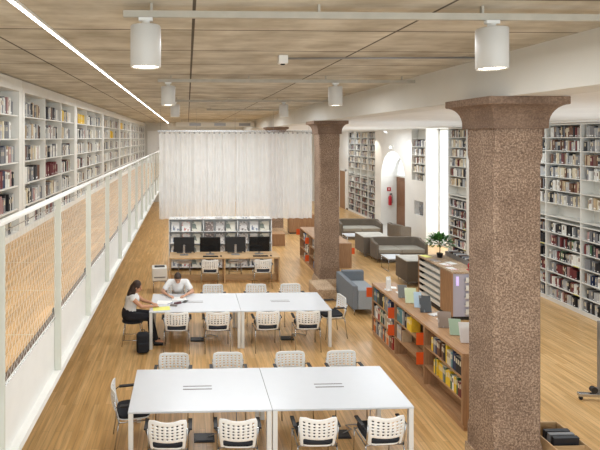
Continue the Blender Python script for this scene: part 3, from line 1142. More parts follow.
for i, (x, bk, lab) in enumerate(((-0.10, True, 'black monitor seen from the rear at the aisle end of the desk'), (0.66, False, 'black monitor facing the tables beside the aisle end one'),
                                  (1.40, True, 'black monitor seen from the rear just past the desk divider'), (2.10, False, 'black monitor facing the tables at the column end of the desk'))):
    monitor(x, bk, lab)
    yk = 14.08 if not bk else 14.6
    kb = empty('keyboard', (x, yk, 0.7405), 0, 'black keyboard in front of the %s monitor from the aisle' % nm[i], 'keyboard', 'keyboards on the oak desk')
    MB().box(-0.22, -0.06, 0, 0.22, 0.06, 0.014).build('case', BLACK, kb, bevel=0.003)
    kk = MB()
    for a in range(14):
        for b_ in range(4):
            kk.box(-0.21 + a * 0.03, -0.05 + b_ * 0.026, 0.0142, -0.21 + a * 0.03 + 0.025, -0.05 + b_ * 0.026 + 0.021, 0.02)
    kk.build('keys', SCREEN, kb)
    ms = MB().ball((0, 0, 0.012), 0.03, 0.05, 0.018).build('computer_mouse', BLACK, loc=(x + 0.3, yk, 0.747))
    tag(ms, 'black computer mouse beside the %s keyboard from the aisle' % nm[i], 'mouse', 'computer mice on the oak desk')

for i, x in enumerate((0.62, 2.08)):
    dup(proto, (x, 13.72, 0), 0.0, 'white chair tucked under the oak desk before the %s' % ('second monitor' if i == 0 else 'fourth monitor'), 'white chairs at the computer desk')


def stool(x, lab, y=14.62, m=CHAIRW, group='white stools behind the oak desk'):
    r = empty('stool', (x, y, 0), 0, lab, 'stool', group)
    MB().prism([(0.19 * math.cos(2 * PI * k / 20) * (1.15), 0.17 * math.sin(2 * PI * k / 20)) for k in range(20)], 'Z', 0.44, 0.48).build('seat', m, r, bevel=0.01)
    for sx in (-1, 1):
        for sy in (-1, 1):
            MB().tube([(sx * 0.2, sy * 0.17, 0), (sx * 0.15, sy * 0.12, 0.44)], 0.009).build('leg', CHROME, r)
    MB().tube([(-0.19, -0.16, 0.12), (0.19, -0.16, 0.12)], 0.007).tube([(-0.19, 0.16, 0.12), (0.19, 0.16, 0.12)], 0.007).build('stretcher', CHROME, r)


stool(-0.1, 'white stool on the rack side of the oak desk, under the first monitor')
stool(-1.1, 'black seated stool with chrome legs the woman is sitting on', 9.97, BFAB, None)
stool(1.42, 'white stool on the rack side of the oak desk, under the third monitor')

# white magazine rack with displayed magazines
RKW = mat('bright_white_steel', (244, 244, 242), 0.4, var=0.02)
rk = empty('magazine_rack', (-0.57, 15.32, 0), 0, 'white steel magazine rack of three bays behind the oak desk', 'rack')
WR = 3.2
for i in range(4):
    MB().box(i * WR / 3 - 0.012, 0, 0, i * WR / 3 + 0.012, 0.34, 1.58).build('upright', RKW, rk)
MB().box(0, 0.325, 0, WR, 0.34, 1.64).build('back_panel', RKW, rk)
RZ = (0.08, 0.45, 0.82, 1.19, 1.58)
for z in RZ:
    MB().box(0.0, 0.0, z, WR, 0.324, z + 0.02).box(0.0, 0.0, z, WR, 0.012, z + 0.045).build('shelf', RKW, rk)
MC = [cover_mat('printed_cover_a', (232, 230, 226), (120, 130, 150), 16), cover_mat('printed_cover_b', (214, 208, 202), (120, 108, 100), 22),
      cover_mat('printed_cover_c', (240, 238, 234), (200, 120, 110), 20), cover_mat('printed_cover_d', (120, 104, 98), (214, 200, 190), 24),
      cover_mat('printed_cover_e', (226, 222, 206), (120, 130, 120), 8)]
cn = ['white and blue', 'grey and brown', 'white and red', 'dark brown', 'pale green']
RN = {0: 'lowest', 1: 'second lowest', 2: 'middle', 3: 'upper'}
for ri in range(4):
    for bi in range(3):
        for k in range(3):
            x = -0.57 + bi * WR / 3 + 0.19 + k * 0.335
            ci = (ri * 5 + bi * 3 + k * 2 + bi * k) % 5
            w, h = 0.25 + 0.02 * ((ri + k) % 3), 0.31
            m = MB()
            a = 0.28
            M3 = Matrix.Rotation(-a, 3, 'X')
            m.obox((0, 0.05 + 0.04, h / 2 * math.cos(a) + 0.003), w / 2, 0.004, h / 2, M3)
            o = m.build('magazine', MC[ci], loc=(x, 15.32, RZ[ri] + 0.0205))
            tag(o, '%s magazine, %s in the %s row of the white rack' % (cn[ci], nth(bi * 3 + k + 1), RN[ri]), 'magazine', 'magazines on the white rack')
for k in range(7):
    x = -0.3 + k * 0.43
    o = MB().box(-0.12, -0.1, 0, 0.12, 0.1, 0.02 + 0.01 * (k % 3)).build('magazine', MC[k % 5], loc=(x, 15.49, 1.6005))
    o.rotation_euler = (0, 0, rnd.uniform(-0.3, 0.3))
    tag(o, '%s magazine lying flat on the rack top, %s from the aisle' % (cn[k % 5], nth(k + 1)), 'magazine', 'magazines on top of the white rack')

# ------------------------------------------------------------ curtain
cu = empty('curtain_track', (1.6, 16.5, 4.36), 0, 'thin metal curtain track hung on cables from the concrete ceiling', 'curtain track')
MB().box(-2.6, -0.015, 0.0, 2.62, 0.015, 0.03).build('track_rail', CHROME, cu)
for x in (-2.5, -1.3, 0.0, 1.3, 2.5):
    MB().tube([(x, 0, 0.03), (x, 0, 0.755)] if x < 1.95 else [(x, 0, 0.03), (x, 0, 0.255)], 0.004, 6).build('cable', STEEL, cu)


def curtain(x0, x1, y, z0, z1, label, seed):
    rg = random.Random(seed)
    ph = [rg.uniform(0, 6.28) for _ in range(4)]
    m = MB()
    nx = int((x1 - x0) / 0.018)
    nz = 14
    V = []
    for j in range(nz + 1):
        v = j / nz
        for i in range(nx + 1):
            x = x0 + (x1 - x0) * i / nx
            amp = 0.05 + 0.02 * (1 - v)
            w = math.sin(x * 31 + 1.5 * math.sin(x * 5 + ph[0])) + 0.6 * math.sin(x * 13 + ph[1] + 0.4 * v)
            zz = z0 + (z1 - z0) * v
            V.append((x + 0.008 * math.sin(zz * 3 + x * 9), y + amp * w * 0.8, zz))
    F = []
    for j in range(nz):
        for i in range(nx):
            a = j * (nx + 1) + i
            F.append((a, a + 1, a + nx + 2, a + nx + 1))
    m.add(V, F, 0, True)
    o = m.build('curtain', SHEER)
    tag(o, label, 'curtain', 'sheer white curtains behind the rack')
    k = int((x1 - x0) / 0.16)
    rgm = MB()
    for i in range(k + 1):
        xx = x0 + 0.02 + (x1 - x0 - 0.04) * i / k
        rgm.tube([(xx, y, z1 - 0.02), (xx, y, z1 + 0.035)], 0.005, 5)
        rgm.box(xx - 0.03, y - 0.045, z1 - 0.045, xx + 0.03, y - 0.041, z1 - 0.005)
    rgm.build('gliders', STEEL, o)
    return o


curtain(-0.95, 1.585, 16.5, 1.43, 4.33, 'sheer white pleated curtain half hanging toward the mezzanine side', 3)
curtain(1.605, 4.2, 16.5, 1.43, 4.33, 'sheer white pleated curtain half hanging toward the granite columns', 5)

# ------------------------------------------------------------ low oak bookcases
def low_case(x0, y0, L, depth, h, bays, label, name='low_bookcase'):
    r = empty(name, (x0, y0, 0), 0, label, 'bookcase')
    MB().box(0, 0, h - 0.045, depth, L, h).build('top_board', OAK, r, bevel=0.002)
    MB().box(0.02, 0.0, 0, depth - 0.02, L, 0.08).build('kickboard', OAK, r)
    MB().box(depth / 2 - 0.01, 0.03, 0.08, depth / 2 + 0.01, L - 0.03, h - 0.045).build('back_panel', OAK, r)
    p = L / bays
    for i in range(bays + 1):
        a = min(L - 0.035, max(0, i * p - 0.0175))
        MB().box(0.002, a, 0.08, depth - 0.002, a + 0.035, h - 0.045).build('upright', OAKZ, r)
    levels = [0.08 + k * (h - 0.125) / 3 for k in range(3)]
    for bi in range(bays):
        for z in levels:
            MB().box(0.004, bi * p + 0.035 - (0.0175 if bi else 0), z, depth - 0.004, (bi + 1) * p - (0.0175 if bi < bays - 1 else 0.035), z + 0.022).build('shelf', OAK, r)
    return r, p, [z + 0.022 for z in levels]


LX, LY, LL = 3.88, 6.82, 3.42
r, p, lv = low_case(LX, LY, LL, 0.5, 1.09, 3, 'long low oak bookcase with propped books on top, beside the tables')
RWN = ['bottom', 'middle', 'top']
plan = {(2, 2): (0.86, None), (2, 1): (0.95, None), (2, 0): (0.92, None), (1, 2): (0.6, None), (1, 1): (0.25, None), (0, 2): (0.85, None), (0, 1): (0.8, 'y')}
bnm = ['column end', 'centre', 'sofa end']
for (bi, ri), (fl, sp) in plan.items():
    a, b = LY + bi * p + 0.04, LY + (bi + 1) * p - 0.04
    pal = PAL_LOW if sp is None else ['yellow'] * 5 + ['cream', 'green', 'orange', 'white', 'grey']
    bl = row_books(0, b - a, fl, pal, None, HS)
    for k, (y, c, h, t, d) in enumerate(bl):
        if (bi, ri) == (1, 2) and k > len(bl) - 6: c = 'yellow'
        if (bi, ri) == (0, 1) and k < 4: c = 'dark red'
        yy = b - y - t if bi else a + y
        if bi == 1 and ri == 2: yy = b - y - t
        put_book(LX + 0.025, yy, lv[ri], c, h, t, d, -1, '%s book, %s on the %s shelf, %s bay, low bookcase' % (c, nth(k + 1), RWN[ri], bnm[bi]), 'books in the long low bookcase')


def sign(x, y, z, rz, label):
    r = empty('shelf_sign', (x, y, z), rz, label, 'sign', 'orange shelf signs on the low bookcases')
    MB().box(-0.125, -0.002, 0, -0.003, 0.002, 0.2).build('plate', ORANGE, r, bevel=0.001)
    MB().box(-0.004, -0.006, 0.02, 0.0, 0.006, 0.18).build('mounting_strip', STEEL, r)
    return r


for (y, z, lab) in ((LY + LL - 0.03, 0.80, 'orange sign jutting from the sofa end of the long low bookcase'),
                    (LY + 2 * p, 0.76, 'orange sign on the farther divider of the long low bookcase, upper one'),
                    (LY + 2 * p, 0.44, 'orange sign on the farther divider of the long low bookcase, lower one'),
                    (LY + p, 0.74, 'orange sign on the nearer divider of the long low bookcase, upper one'),
                    (LY + p, 0.42, 'orange sign on the nearer divider of the long low bookcase, lower one')):
    sign(LX, y, z, 0, lab)

# second low bookcase beyond the middle column
r, p2, lv2 = low_case(3.88, 14.3, 2.6, 0.5, 1.06, 2, 'low oak bookcase standing beyond the middle granite column')
for bi in range(2):
    for ri in range(3):
        a, b = 14.3 + bi * p2 + 0.04, 14.3 + (bi + 1) * p2 - 0.04
        for k, (y, c, h, t, d) in enumerate(row_books(a, b, rnd.uniform(0.6, 0.9), PAL_LOW)):
            rest.put(3.905, y, lv2[ri] + 0.0005, c, h, t, d, -1)
rest.build('shelved_books', 'rows of books filling the mezzanine, side wall and second low bookcases')
sign(3.88, 16.87, 0.8, 0, 'orange sign jutting from the far end of the second low bookcase')
sign(3.88, 15.6, 0.76, 0, 'orange sign on the divider of the second low bookcase, upper one')
sign(3.88, 15.6, 0.2, 0, 'orange sign on the divider of the second low bookcase, lower one')
r, p3, lv3 = low_case(4.72, 15.5, 1.6, 0.5, 0.79, 1, 'small oak bookcase with plain end panel before the far sofas')
MB().box(0.0, -0.02, 0.0, 0.5, -0.001, 0.79).build('end_panel', OAKZ, r)
sign(5.36, 15.6, 0.42, 0, 'orange sign jutting from the small oak bookcase before the far sofas')
wb = empty('low_bookcase', (4.15, 20.9 + 0.2, 0), 0, 'low brown wooden bookcase beside the farthest granite column', 'bookcase')
MB().box(0.25, 0, 0.06, 1.35, 0.45, 0.8).build('body', OAKZ, wb, bevel=0.004)
MB().box(0.25, 0, 0.8, 1.35, 0.45, 0.83).build('top_board', OAK, wb)
MB().box(0.27, 0.02, 0.0, 1.33, 0.43, 0.06).build('kickboard', BLACK, wb)
for a in (0.28, 0.65, 1.02):
    MB().box(a, -0.012, 0.1, a + 0.32, 0, 0.76).build('door', OAKZ, wb, bevel=0.002)
bx = empty('wooden_chest', (3.08, 18.75, 0), 0, 'low wooden chest between the magazine rack and farthest column', 'chest')
MB().box(0, 0, 0.0, 0.66, 0.5, 0.42).build('body', OAKZ, bx, bevel=0.004)
MB().box(-0.01, -0.01, 0.421, 0.67, 0.51, 0.46).build('lid', OAK, bx, bevel=0.004)

# propped books and papers on the long low bookcase
TOPZ = 1.0905


def leaning(name, x, y, z, w, h, t, m, lab, cat, group, rz=0.0, lean=0.32, stand=True):
    r = empty(name, (x, y, z), rz, lab, cat, group)
    M3 = Matrix.Rotation(-lean, 3, 'X')
    cz = h / 2 * math.cos(lean) + t / 2 * math.sin(lean) + 0.001
    cov = MB().obox((0, 0, cz), w / 2, t / 2, h / 2, M3)
    cov.build('cover', m, r)
    pg = MB().obox((0.002, 0, cz), w / 2 - 0.0, t / 2 - 0.0025, h / 2 - 0.004, M3)
    pg.build('page_block', PAGES, r)
    if stand:
        MB().box(-w * 0.3, -0.03, 0, w * 0.3, 0.09 + h * 0.15, 0.003).tube([(0, 0.09 + h * 0.15, 0.003), (0, h * 0.5 * math.sin(lean) + 0.02, h * 0.6)], 0.003, 5).build('book_stand', CHROME, r)
    return r


props = [(4.11, 9.28, 0.17, 0.24, (118, 118, 116), 'grey'), (4.13, 8.98, 0.2, 0.27, (206, 214, 176), 'pale green'), (4.15, 8.74, 0.13, 0.27, (186, 208, 224), 'light blue'),
         (4.17, 8.5, 0.19, 0.28, (66, 68, 70), 'dark grey'), (4.14, 7.8, 0.2, 0.25, (150, 132, 120), 'beige brown'), (4.15, 7.5, 0.17, 0.24, (176, 200, 176), 'pale green and white'),
         (4.18, 7.22, 0.22, 0.29, (232, 232, 228), 'white'), (4.2, 6.97, 0.19, 0.27, (178, 46, 52), 'red')]
for i, (x, y, w, h, c, cname) in enumerate(props):
    m = cover_mat('front_cover_%s' % cname.replace(' ', '_'), c, tuple(min(255, int(v * 0.6 + 90)) for v in c), 12)
    leaning('propped_book', x, y, TOPZ, w, h, 0.02, m, '%s book standing propped on top of the long low oak bookcase' % cname, 'book', 'propped books on the low bookcase', rnd.uniform(-0.25, -0.05))
fg = empty('leaflet_holder', (4.02, 9.72, TOPZ), 0.3, 'white leaflet holder standing at the sofa end of the low bookcase top', 'leaflet holder')
MB().box(-0.055, -0.04, 0, 0.055, 0.06, 0.02).box(-0.05, 0.0, 0.02, 0.05, 0.012, 0.27).build('holder', PAPER, fg)
MB().box(-0.045, -0.02, 0.02, 0.045, -0.002, 0.22).build('leaflets', MC[0], fg)
for i, (x, y) in enumerate(((4.22, 9.55), (4.28, 9.25), (4.3, 8.95), (4.27, 8.35), (4.3, 8.1), (4.28, 7.9), (4.15, 9.9), (4.22, 9.4), (4.36, 7.64))):
    o = MB().box(-0.1, -0.07, 0, 0.1, 0.07, 0.006 + 0.002 * (i % 3)).build('magazine', MC[(i * 2) % 5] if i % 2 else PAPER, loc=(x, y, TOPZ + 0))
    o.rotation_euler = (0, 0, rnd.uniform(-0.6, 0.6))
    tag(o, '%s magazine lying on the long low bookcase top, %s from the sofa end' % ('printed' if i % 2 else 'plain white', nth(i + 1)), 'magazine', 'magazines lying on the low bookcase')
for i, y in enumerate((14.6, 15.1)):
    leaning('propped_book', 4.1, y, 1.0605, 0.17, 0.25, 0.015, MC[i], '%s book propped on the second low bookcase behind the column' % ('white and blue', 'grey and brown')[i], 'book', 'propped books on the second low bookcase')

# ------------------------------------------------------------ display counter with plant
cn_ = empty('display_counter', (6.0, 10.97, 0), 0, 'oak and grey display counter with slotted trays and a plant on top', 'counter')
MB().box(0.02, 0.02, 0, 1.0, 1.62, 0.08).build('kickboard', BLACK, cn_)
MB().box(0.0, 0.0, 0.08, 0.025, 0.52, 1.06).build('side_panel', OAKZ, cn_)
MB().box(0.0, 1.6, 0.08, 0.03, 1.64, 1.06).build('side_panel', OAKZ, cn_)
MB().box(0.025, 0.012, 0.08, 1.0, 0.03, 1.06).build('end_panel', mat('lilac_grey_paint', (178, 174, 186), 0.5, var=0.03), cn_)
MB().box(0.3, 0.53, 0.08, 0.33, 1.6, 1.06).box(0.97, 0.03, 0.08, 1.0, 1.64, 1.06).box(0.025, 1.61, 0.08, 1.0, 1.64, 1.06).box(0.03, 0.5, 0.08, 0.97, 0.528, 1.06).build('inner_panel', BLACK, cn_)
MB().box(-0.01, -0.01, 1.06, 1.02, 1.65, 1.1).build('top_board', PLINTH, cn_, bevel=0.003)
for k in range(6):
    z = 0.12 + k * 0.155
    sh = MB()
    sh.prism([(0.01, z), (0.29, z + 0.09), (0.29, z + 0.10), (0.01, z + 0.012)], 'Y', 0.54, 1.59)
    sh.box(0.004, 0.54, z, 0.01, 1.59, z + 0.085)
    sh.build('slanted_shelf', SHELFW, cn_)
for k in range(5):
    z = 0.14 + k * 0.18
    MB().box(0.3, -0.03, z, 0.9, 0.011, z + 0.02).box(0.3, -0.035, z, 0.9, -0.03, z + 0.12).build('tray', SHELFW, cn_)
MB().box(0.1, 0.006, 0.78, 0.16, 0.0118, 0.99).build('violet_glare_patch', VIOLET, cn_)  # purple glare on the end panel, shaped as a glowing patch
tr = empty('record_bin', (6.68, 11.4, 1.1005), 0, 'grey steel browser bin lying along the back of the display counter', 'bin')
MB().box(0, 0, 0, 0.28, 1.15, 0.01).build('base', STEEL, tr)
MB().box(0, 0, 0.01, 0.008, 1.15, 0.11).box(0.272, 0, 0.01, 0.28, 1.15, 0.11).box(0.008, 0, 0.01, 0.272, 0.008, 0.11).box(0.008, 1.142, 0.01, 0.272, 1.15, 0.11).build('wall_panel', STEEL, tr)
for k in range(16):
    cc = ['black', 'light grey', 'navy', 'white', 'grey', 'brown'][(k * 5) % 6]
    o = MB().obox((0, 0, 0.066), 0.12, 0.01, 0.062, Matrix.Rotation(-0.12, 3, 'X')).build('disc_case', BOOKM[cc], loc=(6.82, 11.47 + k * 0.065, 1.114))
    tag(o, '%s disc case, %s in the steel browser bin on the display counter' % (cc, nth(k + 1)), 'disc case', 'disc cases in the browser bin')
rd = empty('red_tape_dispenser', (6.52, 11.12, 1.1005), 0.4, 'round red desk object at the near corner of the display counter', 'desk object')
MB().box(-0.09, -0.05, 0, 0.09, 0.05, 0.02).build('base', REDM, rd, bevel=0.006)
kk = MB()
for i in range(20):
    pass
kk.prism([(0.075 * math.cos(2 * PI * k / 24), 0.095 + 0.075 * math.sin(2 * PI * k / 24)) for k in range(24)], 'Y', -0.03, 0.03)
kk.build('drum', REDM, rd, bevel=0.008)
for i, (x, y, m, cname) in enumerate(((6.15, 11.25, MC[2], 'white and red'), (6.2, 11.62, MC[2], 'red printed'), (6.15, 12.0, MC[3], 'dark'), (6.4, 11.75, PAPER, 'plain white'), (6.12, 12.45, YELLOWP, 'yellow'))):
    o = MB().box(-0.09, -0.12, 0, 0.09, 0.12, 0.004).build('leaflet', m, loc=(x, y, 1.1005))
    o.rotation_euler = (0, 0, rnd.uniform(-0.5, 0.5))
    tag(o, '%s leaflet lying on the display counter top' % cname, 'leaflet', 'leaflets on the display counter')

pt = empty('potted_plant', (6.42, 12.32, 1.1005), 0, 'bushy green potted plant with a thin stem on the display counter', 'plant')
MB().lathe([(0.001, 0), (0.06, 0), (0.075, 0.1), (0.08, 0.11), (0.07, 0.11), (0.068, 0.09), (0.001, 0.09)]).build('pot', BLACK, pt)
MB().lathe([(0.001, 0.094), (0.067, 0.094), (0.067, 0.0905)]).build('soil', SOIL, pt)
MB().tube([(0, 0, 0.09), (0.01, 0.01, 0.2), (0.0, 0.0, 0.36), (0.02, 0, 0.48)], 0.012, 6, r2=0.006).tube([(0.01, 0.01, 0.2), (0.06, 0.02, 0.38)], 0.006, 5).tube([(0, 0, 0.25), (-0.07, 0.0, 0.4)], 0.006, 5).build('stem', BARK, pt)
lf = MB()
rg = random.Random(11)
for i in range(260):
    th = rg.uniform(0, 2 * PI)
    ph = rg.uniform(-0.35, 1.4)
    rr = rg.uniform(0.45, 1.0)
    c = Vector((0.3 * rr * math.cos(th) * math.cos(ph), 0.22 * rr * math.sin(th) * math.cos(ph), 0.36 + 0.2 * rr * math.sin(ph)))
    d = (c - Vector((0, 0, 0.3))).normalized()
    d = (d + Vector((rg.uniform(-.5, .5), rg.uniform(-.5, .5), rg.uniform(-.5, .3)))).normalized()
    s = d.cross(Vector((0, 0, 1))).normalized()
    L, W = rg.uniform(0.1, 0.16), rg.uniform(0.022, 0.036)
    up = s.cross(d) * 0.008
    P = [c, c + d * L * 0.35 + s * W + up, c + d * L * 0.75 + s * W * 0.7, c + d * L - up * 2, c + d * L * 0.75 - s * W * 0.7, c + d * L * 0.35 - s * W + up, c + d * L * 0.5]
    lf.add(P, [(0, 1, 6), (1, 2, 6), (2, 3, 6), (3, 4, 6), (4, 5, 6), (5, 0, 6)], 0, True)
lf.build('foliage', LEAF, pt)


# ------------------------------------------------------------ sofas
def sofa(x, y, rz, W, D, main, light, label, h=0.74, seat_cols=2, legs=True):
    """faces -Y locally; back at +Y, curved arms"""
    r = empty('sofa', (x, y, 0), rz, label, 'sofa', None)
    hw = W / 2
    th = 0.1
    # U-shaped shell with rounded rear corners and arms sweeping down to the front
    path = []
    rc = 0.28
    path.append((-hw + th / 2, -D / 2, 0.86))
    path.append((-hw + th / 2, 0, 0.93))
    path.append((-hw + th / 2, D / 2 - rc, 1.0))
    for k in range(1, 6):
        a = PI - k * (PI / 2) / 6
        path.append((-hw + th / 2 + rc + rc * math.cos(a), D / 2 - rc + (rc - th / 2) * math.sin(a), 1.0))
    path.append((-hw + rc + 0.05, D / 2 - th / 2, 1.0))
    path += [(-px, py, pz) for px, py, pz in path[::-1]]
    m = MB()
    V = []
    n = len(path)
    for i, (px, py, f) in enumerate(path):
        a = Vector(path[max(0, i - 1)][:2])
        b = Vector(path[min(n - 1, i + 1)][:2])
        d = (b - a).normalized()
        nn = Vector((-d.y, d.x)) * th / 2
        V += [(px + nn.x, py + nn.y, 0.14), (px + nn.x, py + nn.y, h * f), (px - nn.x, py - nn.y, h * f), (px - nn.x, py - nn.y, 0.14)]
    F = [(0, 1, 2, 3), (4 * (n - 1) + 3, 4 * (n - 1) + 2, 4 * (n - 1) + 1, 4 * (n - 1))]
    for i in range(n - 1):
        for k in range(4):
            F.append((4 * i + k, 4 * (i + 1) + k, 4 * (i + 1) + (k + 1) % 4, 4 * i + (k + 1) % 4))
    m.add(V, F)
    m.build('backrest', main, r, bevel=0.02)
    MB().box(-hw + th + 0.002, -D / 2, 0.14, hw - th - 0.002, D / 2 - th - 0.002, 0.33).build('base', main, r, bevel=0.01)
    w = (W - 2 * th) / seat_cols
    for k in range(seat_cols):
        MB().box(-hw + th + k * w + 0.006, -D / 2 - 0.005, 0.332, -hw + th + (k + 1) * w - 0.006, D / 2 - th - 0.01, 0.46).build('seat_cushion', light, r, bevel=0.02)
    for sx in (-1, 1):
        for sy in (-1, 1):
            MB().tube([(sx * (hw - 0.1), sy * (D / 2 - 0.14), 0), (sx * (hw - 0.1), sy * (D / 2 - 0.14), 0.14)], 0.012).build('leg', CHROME, r)
    return r


sofa(7.08, 16.4, 0.0, 1.75, 0.78, TAUPE, TAUPEL, 'taupe two seat sofa facing the counter, in the middle of the lounge')
sofa(7.1, 20.2, 0.0, 1.75, 0.78, TAUPE, TAUPEL, 'taupe two seat sofa standing deepest in the lounge near the arch')
sd3 = empty('sofa', (3.84, 11.3, 0), 0, 'blue grey boxy sofa beside the middle column, behind the low bookcase', 'sofa')
MB().box(0.0, 0.0, 0.15, 0.12, 1.3, 0.70).build('backrest', GREYF, sd3, bevel=0.018)
MB().box(0.122, 1.16, 0.15, 0.68, 1.3, 0.74).build('armrest', GREYF, sd3, bevel=0.018)
MB().box(0.122, 0.0, 0.15, 0.68, 0.12, 0.60).build('armrest', GREYL, sd3, bevel=0.018)
MB().box(0.122, 0.122, 0.15, 0.67, 1.158, 0.36).build('base', GREYF, sd3)
MB().box(0.124, 0.126, 0.362, 0.69, 1.154, 0.50).build('seat_cushion', GREYL, sd3, bevel=0.02)
for a in (0.06, 0.62):
    for b_ in (0.08, 1.22):
        MB().tube([(a, b_, 0), (a, b_, 0.15)], 0.013).build('leg', CHROME, sd3)


BLTOP = mat('pale_beige_top', (196, 192, 182), 0.6)


def block(x0, y0, x1, y1, label):
    r = empty('bench_block', ((x0 + x1) / 2, (y0 + y1) / 2, 0), 0, label, 'bench', 'taupe bench blocks in the lounge')
    a, b = (x1 - x0) / 2, (y1 - y0) / 2
    MB().box(-a, -b, 0.12, a - 0.005, -0.003 + b, 0.69).build('body', TAUPE, r, bevel=0.015)
    MB().box(-a, -b, 0.691, a, b, 0.715).build('top_board', BLTOP, r, bevel=0.004)
    for sx in (-1, 1):
        for sy in (-1, 1):
            MB().tube([(sx * (a - 0.06), sy * (b - 0.06), 0), (sx * (a - 0.06), sy * (b - 0.06), 0.12)], 0.012).build('leg', CHROME, r)


block(6.1, 13.5, 6.9, 14.25, 'taupe upholstered block with pale top behind the display counter')
block(6.1, 16.85, 7.0, 17.75, 'taupe upholstered block with pale top behind the middle sofa')


def coffee(x0, y0, x1, y1, label):
    r = empty('coffee_table', (x0, y0, 0), 0, label, 'table', 'white coffee tables in the lounge')
    w, d = x1 - x0, y1 - y0
    MB().box(0, 0, 0.385, w, d, 0.41).build('tabletop', TABLEW, r, bevel=0.003)
    for a in (0.02, w - 0.02):
        MB().tube([(a, 0.02, 0), (a, 0.02, 0.384)], 0.01).build('leg', CHROME, r)
        MB().tube([(a, d - 0.02, 0), (a, d - 0.02, 0.384)], 0.01).build('leg', CHROME, r)
        MB().tube([(a, 0.02, 0.01), (a, d - 0.02, 0.01)], 0.009).build('runner', CHROME, r)


coffee(6.2, 15.0, 6.8, 15.6, 'white low coffee table before the middle sofa')
coffee(6.05, 18.5, 6.85, 19.1, 'white low coffee table before the deepest sofa')
# small grey armchair peeking behind the middle sofa
ac = sofa(8.35, 19.3, PI / 2 + 0.3, 0.75, 0.7, TAUPE, TAUPEL, 'small taupe armchair near the arched doorway', seat_cols=1)

# ------------------------------------------------------------ browser box and mobile stand, near corner
bb = empty('browser_box', (4.19, 4.7, 0), 0, 'open oak browser box on the floor beside the large near column', 'box')
MB().box(0, 0, 0.06, 0.42, 1.3, 0.08).build('base', OAKX, bb)
MB().box(0, 0, 0.08, 0.015, 1.3, 0.6).box(0.405, 0, 0.08, 0.42, 1.3, 0.6).box(0.015, 0, 0.08, 0.405, 0.015, 0.6).box(0.015, 1.285, 0.08, 0.405, 1.3, 0.6).build('wall_panel', OAKX, bb)
MB().box(0.015, 0.84, 0.08, 0.405, 0.85, 0.58).build('divider', OAKX, bb)
for a in (0.02, 0.36):
    MB().box(a, 0.02, 0, a + 0.04, 1.28, 0.06).build('runner', BLACK, bb)
for k, (y, c) in enumerate(((5.60, 'black'), (5.67, 'grey'), (5.74, 'black'))):
    o = MB().obox((0, 0, 0.15), 0.15, 0.022, 0.15, Matrix.Rotation(0.1, 3, 'X')).build('picture_book', [BOOKM[c]], loc=(4.40, y, 0.36))
    tag(o, '%s large book standing in the oak browser box, %s from the front' % (c, nth(k + 1)), 'book', 'large books in the browser box')
sp = MB().box(-0.16, -0.1, 0, 0.16, 0.16, 0.27).build('storage_tray', BLACK, loc=(4.40, 5.68, 0.082))
tag(sp, 'dark tray lifting the large books inside the oak browser box', 'tray')
o = MB().box(-0.14, -0.12, 0, 0.14, 0.12, 0.03).build('picture_book', BOOKM['dark red'], loc=(4.41, 5.33, 0.32))
tag(o, 'dark red large book lying across the nearer half of the browser box', 'book', 'large books in the browser box')
tag(MB().box(-0.15, -0.14, 0, 0.15, 0.14, 0.237).build('storage_tray', BLACK, loc=(4.41, 5.33, 0.082)), 'dark tray under the dark red book in the browser box', 'tray')

ms = empty('mobile_board', (6.5, 7.55, 0), -0.12, 'grey steel mobile stand on castors at the frame edge by the side wall', 'stand')
MB().box(-0.32, -0.035, 0.06, 0.55, 0.035, 0.11).build('foot', CHROME, ms, bevel=0.006)
MB().box(-0.02, -0.03, 0.11, 0.07, 0.03, 1.25).build('post', STEEL, ms, bevel=0.004)
MB().box(0.07, -0.012, 0.5, 1.2, 0.012, 1.22).build('panel', STEEL, ms, bevel=0.003)
for x in (-0.28, 0.5):
    MB().prism([(x + 0.03 * math.cos(2 * PI * k / 16), 0.03 + 0.03 * math.sin(2 * PI * k / 16)) for k in range(16)], 'Y', -0.012, 0.012).build('castor', BLACK, ms)
MB().prism([(-0.09 + 0.05 * math.cos(2 * PI * k / 16), 0.165 + 0.05 * math.sin(2 * PI * k / 16)) for k in range(16)], 'Y', -0.03, 0.03).build('adjusting_knob', BLACK, ms)
MB().box(-0.1, -0.02, 0.13, -0.02, 0.02, 0.2).build('knob_bracket', STEEL, ms)

# ------------------------------------------------------------ small white machine, backpack
pr = empty('printer', (-0.76, 13.35, 0), 0.1, 'small white machine on a thin legged stand at the aisle end of desk', 'printer')
MB().box(-0.2, -0.17, 0.32, 0.2, 0.2, 0.66).build('casing', WHITE, pr, bevel=0.02)
MB().box(-0.13, -0.08, 0.6605, 0.14, 0.1, 0.672).build('lid', BLACK, pr, bevel=0.004)
MB().box(-0.15, -0.176, 0.4, 0.15, -0.1705, 0.43).build('paper_slot', STEEL, pr)
MB().box(-0.18, -0.15, 0.3, 0.18, 0.18, 0.319).build('stand_top', STEEL, pr)
for sx in (-1, 1):
    for y in (-0.13, 0.16):
        MB().tube([(sx * 0.16, y, 0), (sx * 0.16, y, 0.3)], 0.009).build('leg', CHROME, pr)

